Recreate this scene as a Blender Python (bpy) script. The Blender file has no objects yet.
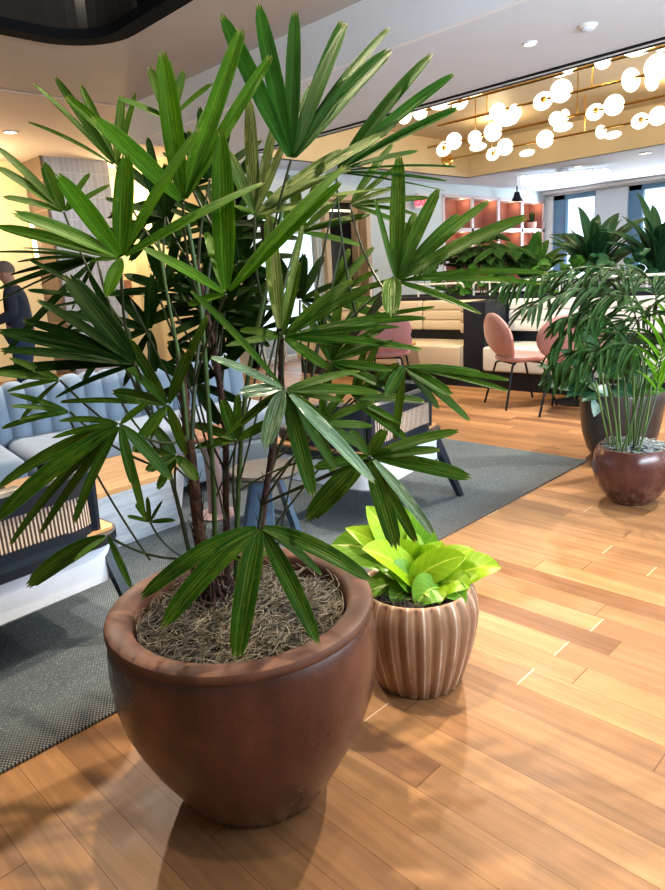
import bpy, bmesh, math, random
from mathutils import Vector, Matrix
random.seed(7)
SC = bpy.context.scene
COL = SC.collection
PI = math.pi

# ------------------------------------------------------------------ camera (solved from the floor boards, soffit and rug edges)
EYE = Vector((0, 0, 1.3))
F = 660.0
def _cam_axes():
    def ray(x, y): return Vector((x - 332.5, y - 445.0, F)).normalized()
    Y = ray(-345, 318); X = ray(1015, 233)
    X = (X - Y * X.dot(Y)).normalized()
    Z = X.cross(Y)
    if Z.y > 0: Z = -Z
    return X, Y, Z
AX, AY, AZ = _cam_axes()
def c2w(v): return Vector((AX.dot(v), AY.dot(v), AZ.dot(v)))
def at(px, py, dep): return EYE + c2w(Vector(((px - 332.5) / F, (py - 445.0) / F, 1.0))) * dep
def on_z(px, py, z):
    d = c2w(Vector(((px - 332.5) / F, (py - 445.0) / F, 1.0))); return EYE + d * ((z - EYE.z) / d.z)
def on_x(px, py, x):
    d = c2w(Vector(((px - 332.5) / F, (py - 445.0) / F, 1.0))); return EYE + d * (x / d.x)
def on_y(px, py, y):
    d = c2w(Vector(((px - 332.5) / F, (py - 445.0) / F, 1.0))); return EYE + d * (y / d.y)
def depth_of(P):
    q = Vector(P) - EYE
    return AX.z * q.x + AY.z * q.y + AZ.z * q.z
RIGHT = c2w(Vector((1, 0, 0))); UPV = c2w(Vector((0, -1, 0))); FWD = c2w(Vector((0, 0, 1)))
cam = bpy.data.cameras.new('camera'); co = bpy.data.objects.new('camera', cam); COL.objects.link(co)
cam.sensor_fit = 'VERTICAL'; cam.sensor_height = 24.0; cam.lens = F / 890.0 * 24.0
cam.clip_start = 0.05; cam.clip_end = 200
M = Matrix(((RIGHT.x, UPV.x, -FWD.x, EYE.x), (RIGHT.y, UPV.y, -FWD.y, EYE.y), (RIGHT.z, UPV.z, -FWD.z, EYE.z), (0, 0, 0, 1)))
co.matrix_world = M
SC.camera = co

# ------------------------------------------------------------------ materials
def _nt(name):
    m = bpy.data.materials.new(name); m.use_nodes = True
    nt = m.node_tree; nt.nodes.clear()
    out = nt.nodes.new('ShaderNodeOutputMaterial'); p = nt.nodes.new('ShaderNodeBsdfPrincipled')
    nt.links.new(p.outputs[0], out.inputs[0])
    return m, nt, p, out
def nd(nt, typ, ins=None, **kw):
    n = nt.nodes.new(typ)
    for k, v in kw.items(): setattr(n, k, v)
    for k, v in (ins or {}).items():
        s = n.inputs[k]
        if isinstance(v, bpy.types.NodeSocket): nt.links.new(v, s)
        else: s.default_value = v
    return n
def mth(nt, op, a, b=0.0, c=0.0):
    return nd(nt, 'ShaderNodeMath', {0: a, 1: b, 2: c}, operation=op).outputs[0]
def mix(nt, f, a, b, mode='MIX'):
    n = nd(nt, 'ShaderNodeMix', data_type='RGBA', blend_type=mode)
    for i, v in ((0, f), (6, a), (7, b)):
        s = n.inputs[i]
        if isinstance(v, bpy.types.NodeSocket): nt.links.new(v, s)
        elif i == 0: s.default_value = v
        else: s.default_value = (*v, 1) if len(v) == 3 else v
    return n.outputs[2]
def setp(nt, p, **kw):
    names = dict(color='Base Color', rough='Roughness', metal='Metallic', spec='Specular IOR Level', coat='Coat Weight',
                 coat_rough='Coat Roughness', normal='Normal', emit='Emission Color', emit_s='Emission Strength', alpha='Alpha',
                 trans='Transmission Weight', sheen='Sheen Weight', ior='IOR')
    for k, v in kw.items():
        s = p.inputs[names[k]]
        if isinstance(v, bpy.types.NodeSocket): nt.links.new(v, s)
        else:
            if k in ('color', 'emit') and len(v) == 3: v = (*v, 1)
            s.default_value = v
def bump(nt, h, strength=0.3, dist=0.01):
    return nd(nt, 'ShaderNodeBump', {'Height': h, 'Strength': strength, 'Distance': dist}).outputs[0]
def simple(name, color, rough=0.5, var=0.12, scale=8.0, bmp=0.0, bscale=60.0, **kw):
    m, nt, p, o = _nt(name)
    tc = nd(nt, 'ShaderNodeTexCoord')
    nz = nd(nt, 'ShaderNodeTexNoise', {'Vector': tc.outputs['Object'], 'Scale': scale, 'Detail': 4.0})
    dark = tuple(c * (1 - var) for c in color); lite = tuple(min(1, c * (1 + var)) for c in color)
    setp(nt, p, color=mix(nt, nz.outputs[0], dark, lite), rough=rough, **kw)
    if bmp:
        n2 = nd(nt, 'ShaderNodeTexNoise', {'Vector': tc.outputs['Object'], 'Scale': bscale, 'Detail': 3.0})
        setp(nt, p, normal=bump(nt, n2.outputs[0], bmp))
    return m
def glow(name, color, s):
    m, nt, p, o = _nt(name); setp(nt, p, color=color, emit=color, emit_s=s, rough=0.4); return m

def floor_mat():
    m, nt, p, o = _nt('floor_planks')
    tc = nd(nt, 'ShaderNodeTexCoord'); sp = nd(nt, 'ShaderNodeSeparateXYZ', {0: tc.outputs['Object']})
    x, y = sp.outputs[0], sp.outputs[1]
    W, L = 0.112, 0.95
    rx = mth(nt, 'DIVIDE', x, W); row = mth(nt, 'FLOOR', rx); fx = mth(nt, 'FRACT', rx)
    rn = nd(nt, 'ShaderNodeTexWhiteNoise', {'W': row}, noise_dimensions='1D').outputs[0]
    ry = mth(nt, 'ADD', mth(nt, 'DIVIDE', y, L), mth(nt, 'MULTIPLY', rn, 7.3))
    fy = mth(nt, 'FRACT', ry); pl = mth(nt, 'FLOOR', ry)
    cid = nd(nt, 'ShaderNodeCombineXYZ', {0: row, 1: pl, 2: 0.0})
    pr = nd(nt, 'ShaderNodeTexWhiteNoise', {'Vector': cid.outputs[0]}, noise_dimensions='2D').outputs[0]
    gv = nd(nt, 'ShaderNodeCombineXYZ', {0: mth(nt, 'MULTIPLY', x, 34.0), 1: mth(nt, 'MULTIPLY', y, 1.6), 2: mth(nt, 'MULTIPLY', pr, 30.0)})
    gr = nd(nt, 'ShaderNodeTexNoise', {'Vector': gv.outputs[0], 'Scale': 1.0, 'Detail': 6.0, 'Roughness': 0.65}).outputs[0]
    bl = nd(nt, 'ShaderNodeTexNoise', {'Vector': tc.outputs['Object'], 'Scale': 5.0, 'Detail': 5.0, 'Roughness': 0.6}).outputs[0]
    cr = nd(nt, 'ShaderNodeValToRGB', {0: pr}); e = cr.color_ramp.elements
    e[0].position = 0.0; e[0].color = (0.20, 0.095, 0.045, 1); e[1].position = 1.0; e[1].color = (0.43, 0.235, 0.11, 1)
    for ps, c in ((0.08, (0.28, 0.148, 0.07, 1)), (0.5, (0.335, 0.18, 0.084, 1)), (0.8, (0.38, 0.208, 0.096, 1))):
        k = e.new(ps); k.color = c
    c1 = mix(nt, 0.55, cr.outputs[0], nd(nt, 'ShaderNodeValToRGB', {0: gr}).outputs[0], 'OVERLAY')
    c2 = mix(nt, 0.3, c1, bl, 'SOFT_LIGHT')
    jx = mth(nt, 'LESS_THAN', mth(nt, 'ABSOLUTE', mth(nt, 'SUBTRACT', fx, 0.5)), 0.4915)   # 1 inside plank
    jy = mth(nt, 'GREATER_THAN', fy, 0.0042)
    c3 = mix(nt, jx, (0.17, 0.08, 0.035), c2)
    jr = mth(nt, 'GREATER_THAN', pr, 0.62)
    cj = mix(nt, jr, (0.16, 0.075, 0.03), (0.62, 0.50, 0.38))
    c4 = mix(nt, jy, cj, c3)
    rr = nd(nt, 'ShaderNodeMapRange', {0: bl, 1: 0.3, 2: 0.7, 3: 0.40, 4: 0.56}).outputs[0]
    setp(nt, p, color=c4, rough=rr, spec=0.28, normal=bump(nt, mth(nt, 'ADD', mth(nt, 'MULTIPLY', gr, 0.4), jx), 0.08, 0.003))
    return m

def rug_mat():
    m, nt, p, o = _nt('rug_weave')
    tc = nd(nt, 'ShaderNodeTexCoord'); sp = nd(nt, 'ShaderNodeSeparateXYZ', {0: tc.outputs['Object']})
    big = nd(nt, 'ShaderNodeTexNoise', {'Vector': tc.outputs['Object'], 'Scale': 2.3, 'Detail': 4.0}).outputs[0]
    fine = nd(nt, 'ShaderNodeTexNoise', {'Vector': tc.outputs['Object'], 'Scale': 140.0, 'Detail': 2.0}).outputs[0]
    k = 2 * PI / 0.011
    wx = mth(nt, 'SINE', mth(nt, 'MULTIPLY', sp.outputs[0], k)); wy = mth(nt, 'SINE', mth(nt, 'MULTIPLY', sp.outputs[1], k * 0.62))
    wv = mth(nt, 'MULTIPLY', wx, wy)
    dots = mth(nt, 'GREATER_THAN', wv, 0.25)
    base = mix(nt, big, (0.055, 0.08, 0.10), (0.21, 0.235, 0.245))
    base = mix(nt, mth(nt, 'GREATER_THAN', fine, 0.59), base, (0.22, 0.245, 0.255))
    edge = nd(nt, 'ShaderNodeMapRange', {0: sp.outputs[1], 1: 1.82, 2: 2.02, 3: 0.8, 4: 0.0}).outputs[0]
    dk = mix(nt, dots, (0.04, 0.04, 0.045), (0.30, 0.28, 0.25))
    setp(nt, p, color=mix(nt, edge, base, dk), rough=0.95, spec=0.1, normal=bump(nt, mth(nt, 'ADD', fine, wv), 0.5, 0.004))
    return m

def leaf_mat(name, c_top, c_rib_hi, trans=0.25, stripes=3.0, rough=0.45, spec=0.12, hi_streak=0.5):
    m, nt, p, o = _nt(name)
    uv = nd(nt, 'ShaderNodeUVMap'); sp = nd(nt, 'ShaderNodeSeparateXYZ', {0: uv.outputs[0]})
    u, v = sp.outputs[0], sp.outputs[1]
    tc = nd(nt, 'ShaderNodeTexCoord')
    nz = nd(nt, 'ShaderNodeTexNoise', {'Vector': tc.outputs['Object'], 'Scale': 9.0, 'Detail': 3.0}).outputs[0]
    cv = nd(nt, 'ShaderNodeCombineXYZ', {0: mth(nt, 'MULTIPLY', u, 9.0), 1: mth(nt, 'MULTIPLY', v, 0.6), 2: mth(nt, 'MULTIPLY', nz, 5.0)})
    st = nd(nt, 'ShaderNodeTexNoise', {'Vector': cv.outputs[0], 'Scale': 1.0, 'Detail': 3.0, 'Roughness': 0.7}).outputs[0]
    s = mth(nt, 'ABSOLUTE', mth(nt, 'SINE', mth(nt, 'MULTIPLY', u, stripes * PI)))
    s = nd(nt, 'ShaderNodeMapRange', {0: mth(nt, 'SUBTRACT', 1.0, s), 1: 0.75, 2: 1.0, 3: 0.0, 4: 1.0}).outputs[0]
    s2 = nd(nt, 'ShaderNodeMapRange', {0: st, 1: 0.52, 2: 0.68, 3: 0.0, 4: 1.0}).outputs[0]  # yellowish highlights between the pleats, put into the colour as streaks
    k = mth(nt, 'MAXIMUM', mth(nt, 'MULTIPLY', s, 0.7), mth(nt, 'MULTIPLY', s2, hi_streak))
    base = mix(nt, nz, tuple(x * 0.45 for x in c_top), tuple(x * 1.35 for x in c_top))
    col = mix(nt, k, base, c_rib_hi)
    tip = nd(nt, 'ShaderNodeMapRange', {0: v, 1: 0.97, 2: 1.0, 3: 0.0, 4: 0.6}).outputs[0]
    col = mix(nt, tip, col, (0.30, 0.26, 0.08))
    setp(nt, p, color=col, rough=rough, spec=spec, normal=bump(nt, k, 0.35, 0.002))
    t = nd(nt, 'ShaderNodeBsdfTranslucent', {0: mix(nt, 0.4, col, c_rib_hi)})
    ms = nd(nt, 'ShaderNodeMixShader', {0: trans}); nt.links.new(p.outputs[0], ms.inputs[1]); nt.links.new(t.outputs[0], ms.inputs[2])
    nt.links.new(ms.outputs[0], o.inputs[0])
    return m
def broad_mat(name, c1, c2, rib, trans=0.25, rough=0.35):
    m, nt, p, o = _nt(name)
    uv = nd(nt, 'ShaderNodeUVMap'); sp = nd(nt, 'ShaderNodeSeparateXYZ', {0: uv.outputs[0]})
    u, v = sp.outputs[0], sp.outputs[1]
    au = mth(nt, 'ABSOLUTE', mth(nt, 'SUBTRACT', u, 0.5))
    mid = mth(nt, 'LESS_THAN', au, 0.03)
    vein = mth(nt, 'SINE', mth(nt, 'MULTIPLY', mth(nt, 'SUBTRACT', v, mth(nt, 'MULTIPLY', au, 0.55)), 42.0))
    vein = nd(nt, 'ShaderNodeMapRange', {0: vein, 1: 0.8, 2: 1.0, 3: 0.0, 4: 0.3}).outputs[0]
    tc = nd(nt, 'ShaderNodeTexCoord')
    nz = nd(nt, 'ShaderNodeTexNoise', {'Vector': tc.outputs['Object'], 'Scale': 14.0, 'Detail': 3.0}).outputs[0]
    col = mix(nt, nz, c1, c2)
    col = mix(nt, mth(nt, 'MAXIMUM', mid, vein), col, rib)
    setp(nt, p, color=col, rough=rough, spec=0.5, normal=bump(nt, vein, 0.3, 0.003))
    t = nd(nt, 'ShaderNodeBsdfTranslucent', {0: col})
    ms = nd(nt, 'ShaderNodeMixShader', {0: trans}); nt.links.new(p.outputs[0], ms.inputs[1]); nt.links.new(t.outputs[0], ms.inputs[2])
    nt.links.new(ms.outputs[0], o.inputs[0])
    return m
def glaze_mat(name, c_hi, c_lo, rough=0.28, z0=0.0, z1=0.55):
    m, nt, p, o = _nt(name)
    tc = nd(nt, 'ShaderNodeTexCoord'); sp = nd(nt, 'ShaderNodeSeparateXYZ', {0: tc.outputs['Object']})
    st = nd(nt, 'ShaderNodeMapping', {'Vector': tc.outputs['Object'], 'Scale': (6, 6, 1.2)})
    n1 = nd(nt, 'ShaderNodeTexNoise', {'Vector': st.outputs[0], 'Scale': 1.6, 'Detail': 5.0}).outputs[0]
    n2 = nd(nt, 'ShaderNodeTexNoise', {'Vector': tc.outputs['Object'], 'Scale': 90.0, 'Detail': 2.0}).outputs[0]
    n3 = nd(nt, 'ShaderNodeTexNoise', {'Vector': tc.outputs['Object'], 'Scale': 7.0, 'Detail': 6.0, 'Roughness': 0.7}).outputs[0]
    col = mix(nt, nd(nt, 'ShaderNodeMapRange', {0: n1, 1: 0.32, 2: 0.68, 3: 0.0, 4: 1.0}).outputs[0], c_lo, c_hi)  # vertical glaze streaks, their contrast also standing in for dappled leaf light
    col = mix(nt, nd(nt, 'ShaderNodeMapRange', {0: n3, 1: 0.5, 2: 0.72, 3: 0.0, 4: 0.55}).outputs[0], col, tuple(x * 1.7 for x in c_hi))
    pit = nd(nt, 'ShaderNodeMapRange', {0: n2, 1: 0.70, 2: 0.76, 3: 0.0, 4: 0.6}).outputs[0]
    col = mix(nt, pit, col, (0.02, 0.008, 0.006))
    dust = nd(nt, 'ShaderNodeMapRange', {0: sp.outputs[2], 1: z0, 2: z0 + 0.16, 3: 0.7, 4: 0.0}).outputs[0]
    st2 = nd(nt, 'ShaderNodeMapping', {'Vector': tc.outputs['Object'], 'Scale': (40, 40, 6)})
    n4 = nd(nt, 'ShaderNodeTexNoise', {'Vector': st2.outputs[0], 'Scale': 1.0, 'Detail': 4.0}).outputs[0]
    col = mix(nt, mth(nt, 'MULTIPLY', dust, nd(nt, 'ShaderNodeMapRange', {0: n4, 1: 0.42, 2: 0.7, 3: 0.0, 4: 1.0}).outputs[0]), col, (0.36, 0.27, 0.22))
    rgh = nd(nt, 'ShaderNodeMapRange', {0: n3, 1: 0.35, 2: 0.7, 3: rough * .85, 4: min(.9, rough * 1.35)}).outputs[0]
    setp(nt, p, color=col, rough=rgh, spec=0.5, coat=0.3 if rough < .5 else 0.0, coat_rough=0.2, normal=bump(nt, mth(nt, 'ADD', mth(nt, 'MULTIPLY', n2, 0.2), n3), 0.22, 0.006))
    return m
def ribbed_mat():
    m, nt, p, o = _nt('ribbed_clay')
    uv = nd(nt, 'ShaderNodeUVMap'); sp = nd(nt, 'ShaderNodeSeparateXYZ', {0: uv.outputs[0]})
    u = sp.outputs[0]
    fr = mth(nt, 'FRACT', mth(nt, 'MULTIPLY', u, 24.0))
    d = mth(nt, 'ABSOLUTE', mth(nt, 'SUBTRACT', fr, 0.5))
    g = nd(nt, 'ShaderNodeMapRange', {0: d, 1: 0.40, 2: 0.48, 3: 0.0, 4: 0.85}).outputs[0]
    tc = nd(nt, 'ShaderNodeTexCoord')
    st = nd(nt, 'ShaderNodeMapping', {'Vector': tc.outputs['Object'], 'Scale': (22, 22, 5)})
    nz = nd(nt, 'ShaderNodeTexNoise', {'Vector': st.outputs[0], 'Scale': 1.0, 'Detail': 5.0}).outputs[0]
    col = mix(nt, nz, (0.20, 0.10, 0.052), (0.48, 0.31, 0.20))
    gg = mth(nt, 'MULTIPLY', g, nd(nt, 'ShaderNodeMapRange', {0: nz, 1: 0.32, 2: 0.6, 3: 0.0, 4: 1.0}).outputs[0])
    col = mix(nt, gg, col, (0.78, 0.70, 0.62))
    setp(nt, p, color=col, rough=0.55, normal=bump(nt, nz, 0.2, 0.005))
    return m
def wood_mat(name, c1, c2, sc=(3, 40, 40), rough=0.45, dist=4.0):
    m, nt, p, o = _nt(name)
    tc = nd(nt, 'ShaderNodeTexCoord')
    mp = nd(nt, 'ShaderNodeMapping', {'Vector': tc.outputs['Object'], 'Scale': sc})
    nz = nd(nt, 'ShaderNodeTexNoise', {'Vector': mp.outputs[0], 'Scale': 1.0, 'Detail': 5.0, 'Distortion': dist * 0.3}).outputs[0]
    rr = nd(nt, 'ShaderNodeMapRange', {0: nz, 1: 0.35, 2: 0.65, 3: 0.0, 4: 1.0}).outputs[0]
    setp(nt, p, color=mix(nt, rr, c1, c2), rough=rough, normal=bump(nt, nz, 0.1, 0.003))
    return m
def tile_mat(name, c1, c2, grout, axis, w, h, gap=0.03):
    m, nt, p, o = _nt(name)
    tc = nd(nt, 'ShaderNodeTexCoord'); sp = nd(nt, 'ShaderNodeSeparateXYZ', {0: tc.outputs['Object']})
    u = mth(nt, 'DIVIDE', sp.outputs[axis], w); v = mth(nt, 'DIVIDE', sp.outputs[2], h)
    cid = nd(nt, 'ShaderNodeCombineXYZ', {0: mth(nt, 'FLOOR', u), 1: mth(nt, 'FLOOR', v)})
    r = nd(nt, 'ShaderNodeTexWhiteNoise', {'Vector': cid.outputs[0]}, noise_dimensions='2D').outputs[0]
    fu = mth(nt, 'ABSOLUTE', mth(nt, 'SUBTRACT', mth(nt, 'FRACT', u), 0.5)); fv = mth(nt, 'ABSOLUTE', mth(nt, 'SUBTRACT', mth(nt, 'FRACT', v), 0.5))
    inside = mth(nt, 'MULTIPLY', mth(nt, 'LESS_THAN', fu, 0.5 - gap), mth(nt, 'LESS_THAN', fv, 0.5 - gap * w / h))
    st = nd(nt, 'ShaderNodeTexNoise', {'Vector': tc.outputs['Object'], 'Scale': 12.0, 'Detail': 4.0}).outputs[0]
    col = mix(nt, mth(nt, 'ADD', mth(nt, 'MULTIPLY', r, 0.6), mth(nt, 'MULTIPLY', st, 0.4)), c1, c2)
    setp(nt, p, color=mix(nt, inside, grout, col), rough=0.4, normal=bump(nt, inside, 0.3, 0.004))
    return m
def cane_mat(name, c1, c2, pitch=0.014, axis=0):
    m, nt, p, o = _nt(name)
    uv = nd(nt, 'ShaderNodeUVMap'); sp = nd(nt, 'ShaderNodeSeparateXYZ', {0: uv.outputs[0]})
    a = mth(nt, 'SINE', mth(nt, 'MULTIPLY', sp.outputs[0], 2 * PI / pitch)); b = mth(nt, 'SINE', mth(nt, 'MULTIPLY', sp.outputs[1], 2 * PI / (pitch * 0.45)))
    s = mth(nt, 'GREATER_THAN', mth(nt, 'ADD', a, mth(nt, 'MULTIPLY', b, 0.45)), 0.0)
    setp(nt, p, color=mix(nt, s, c1, c2), rough=0.6, normal=bump(nt, a, 0.4, 0.004))
    return m
def glass_mat():
    m, nt, p, o = _nt('window_glass')
    t = nd(nt, 'ShaderNodeBsdfTransparent', {0: (0.93, 0.97, 1, 1)}); g = nd(nt, 'ShaderNodeBsdfGlossy', {'Roughness': 0.02})
    ms = nd(nt, 'ShaderNodeMixShader', {0: 0.06}); nt.links.new(t.outputs[0], ms.inputs[1]); nt.links.new(g.outputs[0], ms.inputs[2])
    nt.links.new(ms.outputs[0], o.inputs[0]); return m

MT = {}
MT['floor'] = floor_mat(); MT['rug'] = rug_mat()
MT['ceil'] = simple('white_ceiling', (0.70, 0.75, 0.83), 0.8, 0.03, 3)
MT['ceil_beige'] = simple('beige_soffit', (0.52, 0.465, 0.42), 0.7, 0.06, 2)
MT['ceil_pink'] = simple('warm_ceiling', (0.66, 0.55, 0.49), 0.8, 0.04, 2)
MT['fascia'] = simple('white_fascia', (0.84, 0.86, 0.90), 0.7, 0.03, 2)
MT['gold_coffer'] = simple('gold_coffer', (0.74, 0.60, 0.39), 0.6, 0.06, 2)
MT['white_wall'] = simple('pale_blue_wall', (0.74, 0.82, 0.86), 0.8, 0.03, 2)
MT['yellow_wall'] = simple('warm_yellow_wall', (0.80, 0.66, 0.40), 0.8, 0.05, 1.5)
MT['black'] = simple('black_paint', (0.012, 0.012, 0.014), 0.9, 0.1, 8, spec=0.1)
MT['dark_glass'] = simple('dark_glass', (0.045, 0.036, 0.03), 0.22, 0.6, 0.8, spec=0.8)
MT['win_frame'] = simple('blue_grey_frame', (0.16, 0.32, 0.47), 0.4, 0.08, 4)
MT['door_wood'] = wood_mat('pale_oak_frame', (0.56, 0.40, 0.24), (0.70, 0.53, 0.34), (30, 30, 3))
MT['dark_door'] = simple('dark_doorway', (0.018, 0.014, 0.013), 0.5, 0.2, 3)
MT['glass'] = glass_mat()
MT['pink_paint'] = simple('pink_lining', (0.50, 0.23, 0.185), 0.6, 0.06, 3)
MT['pink_frame'] = simple('pink_white_frame', (0.80, 0.66, 0.66), 0.5, 0.03, 3)
MT['brass'] = simple('brass', (0.66, 0.43, 0.13), 0.25, 0.08, 10, metal=1.0)
MT['globe'] = glow('opal_glass_lit', (1.0, 0.94, 0.80), 1.7)
MT['lamp'] = glow('lamp_lens', (1.0, 0.90, 0.72), 5.0)
MT['strip'] = glow('light_strip', (1.0, 0.88, 0.6), 3.0)
MT['white_metal'] = simple('white_metal', (0.78, 0.78, 0.76), 0.4, 0.03, 5)
MT['cream'] = simple('cream_leather', (0.66, 0.56, 0.42), 0.45, 0.05, 6, 0.05, 80)
MT['cream_cool'] = simple('pale_cream_leather', (0.72, 0.70, 0.66), 0.45, 0.05, 6, 0.05, 80)
MT['navy'] = simple('black_navy_panel', (0.012, 0.016, 0.026), 0.45, 0.15, 4)
MT['pink'] = simple('pink_velvet', (0.60, 0.30, 0.27), 0.8, 0.14, 9, 0.1, 120, sheen=0.5)
MT['pink_lilac'] = simple('lilac_pink_velvet', (0.60, 0.30, 0.32), 0.8, 0.14, 9, 0.1, 120, sheen=0.5)
MT['steel'] = simple('black_steel', (0.03, 0.032, 0.036), 0.35, 0.1, 8, metal=0.6)
MT['blue_fabric'] = simple('blue_grey_fabric', (0.27, 0.35, 0.44), 0.85, 0.14, 7, 0.25, 300, sheen=0.3)
MT['tan_top'] = simple('grey_blue_cushion', (0.34, 0.40, 0.48), 0.85, 0.12, 7, 0.25, 300, sheen=0.3)
MT['white_shell'] = simple('white_upholstery', (0.72, 0.80, 0.92), 0.75, 0.05, 14, 0.08, 160)
MT['blue_black'] = simple('blue_black_stained_wood', (0.011, 0.019, 0.032), 0.35, 0.2, 10)
MT['cane'] = cane_mat('woven_cane', (0.06, 0.04, 0.03), (0.62, 0.50, 0.40))
MT['dark_mesh'] = cane_mat('dark_woven_mesh', (0.012, 0.014, 0.02), (0.055, 0.065, 0.085), 0.012)  # chair cane again, shade on its outer face put into the colour
MT['oak_top'] = wood_mat('warm_oak', (0.50, 0.28, 0.12), (0.66, 0.40, 0.19), (4, 30, 30))
MT['oak_white'] = wood_mat('limed_oak', (0.60, 0.65, 0.74), (0.82, 0.86, 0.92), (3, 3, 26), 0.5, 8.0)
MT['walnut'] = wood_mat('reddish_wood', (0.28, 0.13, 0.07), (0.40, 0.20, 0.11), (20, 4, 20))
MT['mauve'] = simple('mauve_pedestal', (0.33, 0.22, 0.22), 0.5, 0.08, 6)
MT['stool_top'] = simple('taupe_stool_top', (0.09, 0.08, 0.073), 0.55, 0.08, 9)
MT['stool_leg'] = simple('slate_blue_leg', (0.09, 0.15, 0.23), 0.3, 0.15, 9)
MT['pot_big'] = glaze_mat('brown_glazed_clay', (0.115, 0.045, 0.031), (0.055, 0.021, 0.015), 0.3)
MT['rim_clay'] = glaze_mat('brown_clay_rim', (0.155, 0.066, 0.038), (0.075, 0.03, 0.018), 0.62)
MT['pot_bowl'] = glaze_mat('oxblood_glaze', (0.155, 0.062, 0.052), (0.075, 0.026, 0.022), 0.22)
MT['pot_dark'] = glaze_mat('dark_stoneware', (0.075, 0.062, 0.058), (0.034, 0.026, 0.024), 0.4)
MT['pot_rib'] = ribbed_mat()
MT['moss'] = simple('grey_moss', (0.215, 0.185, 0.14), 0.9, 0.55, 30)
MT['moss_dark'] = simple('dark_moss', (0.10, 0.085, 0.065), 0.9, 0.6, 30)
MT['moss_blue'] = simple('silver_moss', (0.34, 0.36, 0.36), 0.9, 0.55, 30)
MT['soil'] = simple('dark_soil', (0.035, 0.022, 0.014), 0.95, 0.5, 50, 0.8, 60)
MT['bark'] = simple('fibrous_bark', (0.085, 0.040, 0.022), 0.95, 0.6, 45, 1.0, 60)
MT['bark_dark'] = simple('dark_fibrous_bark', (0.055, 0.026, 0.020), 0.9, 0.5, 40, 0.9, 70)
MT['stem_green'] = simple('green_stem', (0.045, 0.085, 0.016), 0.5, 0.3, 30)
MT['stem_dark'] = simple('dark_petiole', (0.028, 0.040, 0.014), 0.45, 0.3, 20)
MT['L_bright'] = leaf_mat('leaf_bright', (0.036, 0.118, 0.003), (0.17, 0.32, 0.012), 0.24, hi_streak=.4)  # lit copy of the palm leaf, strong light put into the colour
MT['L_mid'] = leaf_mat('leaf_mid', (0.014, 0.070, 0.003), (0.20, 0.26, 0.03), 0.2, hi_streak=.42)
MT['L_deep'] = leaf_mat('leaf_deep', (0.013, 0.068, 0.005), (0.07, 0.17, 0.016), 0.22, hi_streak=.25)  # backlit copy of the palm leaf, its darkness put into the colour
MT['L_dark'] = leaf_mat('leaf_dark', (0.005, 0.024, 0.003), (0.05, 0.09, 0.012), 0.10, hi_streak=.35, spec=.04)  # shaded copy of the palm leaf, shadow put into the colour
MT['L_pale'] = leaf_mat('leaf_pale_striped', (0.075, 0.15, 0.02), (0.52, 0.52, 0.24), 0.22, hi_streak=.8)
MT['L_shine'] = leaf_mat('leaf_silver_sheen', (0.09, 0.19, 0.09), (0.50, 0.62, 0.45), 0.15, rough=.25, spec=.8, hi_streak=.7)  # palm leaf with window sheen painted in as silvery tones
MT['lime'] = broad_mat('lime_leaf', (0.17, 0.38, 0.008), (0.42, 0.58, 0.02), (0.55, 0.68, 0.07), 0.3)
MT['lime_deep'] = broad_mat('green_leaf', (0.09, 0.27, 0.015), (0.22, 0.44, 0.03), (0.42, 0.58, 0.10), 0.25)
MT['broad_dark'] = broad_mat('deep_green_leaf', (0.012, 0.055, 0.025), (0.03, 0.115, 0.045), (0.08, 0.20, 0.08), 0.12)
MT['broad_mid'] = broad_mat('fresh_green_leaf', (0.03, 0.12, 0.015), (0.08, 0.22, 0.03), (0.16, 0.30, 0.07), 0.2)
MT['broad_silver'] = broad_mat('silvery_leaf', (0.22, 0.36, 0.32), (0.34, 0.48, 0.42), (0.5, 0.6, 0.52), 0.15)
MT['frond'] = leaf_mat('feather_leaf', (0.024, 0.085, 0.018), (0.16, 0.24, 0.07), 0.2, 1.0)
MT['frond_tan'] = leaf_mat('feather_leaf_sunlit', (0.04, 0.11, 0.04), (0.24, 0.26, 0.12), 0.2, 1.0)  # lit copy of the feather leaf, sunlight put into the colour
MT['frond_lime'] = leaf_mat('lime_feather_leaf', (0.17, 0.42, 0.02), (0.30, 0.55, 0.05), 0.45, 1.0)  # feather leaf with light from behind painted in as lime
MT['frond_cane'] = simple('pale_green_cane', (0.12, 0.20, 0.05), 0.5, 0.3, 30)
MT['skin'] = simple('skin', (0.52, 0.29, 0.20), 0.6, 0.06, 20)
MT['hair'] = simple('grey_brown_hair', (0.24, 0.19, 0.15), 0.8, 0.4, 60)
MT['sweater'] = simple('slate_blue_knit', (0.045, 0.055, 0.085), 0.9, 0.2, 40, 0.4, 200)
MT['jeans'] = simple('blue_denim', (0.035, 0.075, 0.17), 0.85, 0.3, 30, 0.3, 200)
MT['shoe'] = simple('dark_shoe', (0.03, 0.025, 0.02), 0.5, 0.1, 10)
MT['exit_red'] = glow('exit_red', (0.9, 0.05, 0.10), 1.2)
MT['exit_face'] = simple('exit_white', (0.9, 0.72, 0.75), 0.4, 0.02, 3)
MT['tile_grey'] = tile_mat('grey_tile', (0.40, 0.43, 0.50), (0.50, 0.54, 0.62), (0.64, 0.66, 0.70), 0, 0.085, 0.34, 0.05)
MT['tile_brown'] = tile_mat('brown_tile', (0.14, 0.10, 0.075), (0.19, 0.135, 0.105), (0.34, 0.24, 0.17), 1, 0.9, 0.42, 0.008)
MT['crystal'] = glow('white_crystal_lit', (0.88, 0.94, 1.0), 0.45)
MT['mesh_view'] = simple('hazy_blue_view', (0.42, 0.60, 0.80), 0.6, 0.35, 3)

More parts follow.
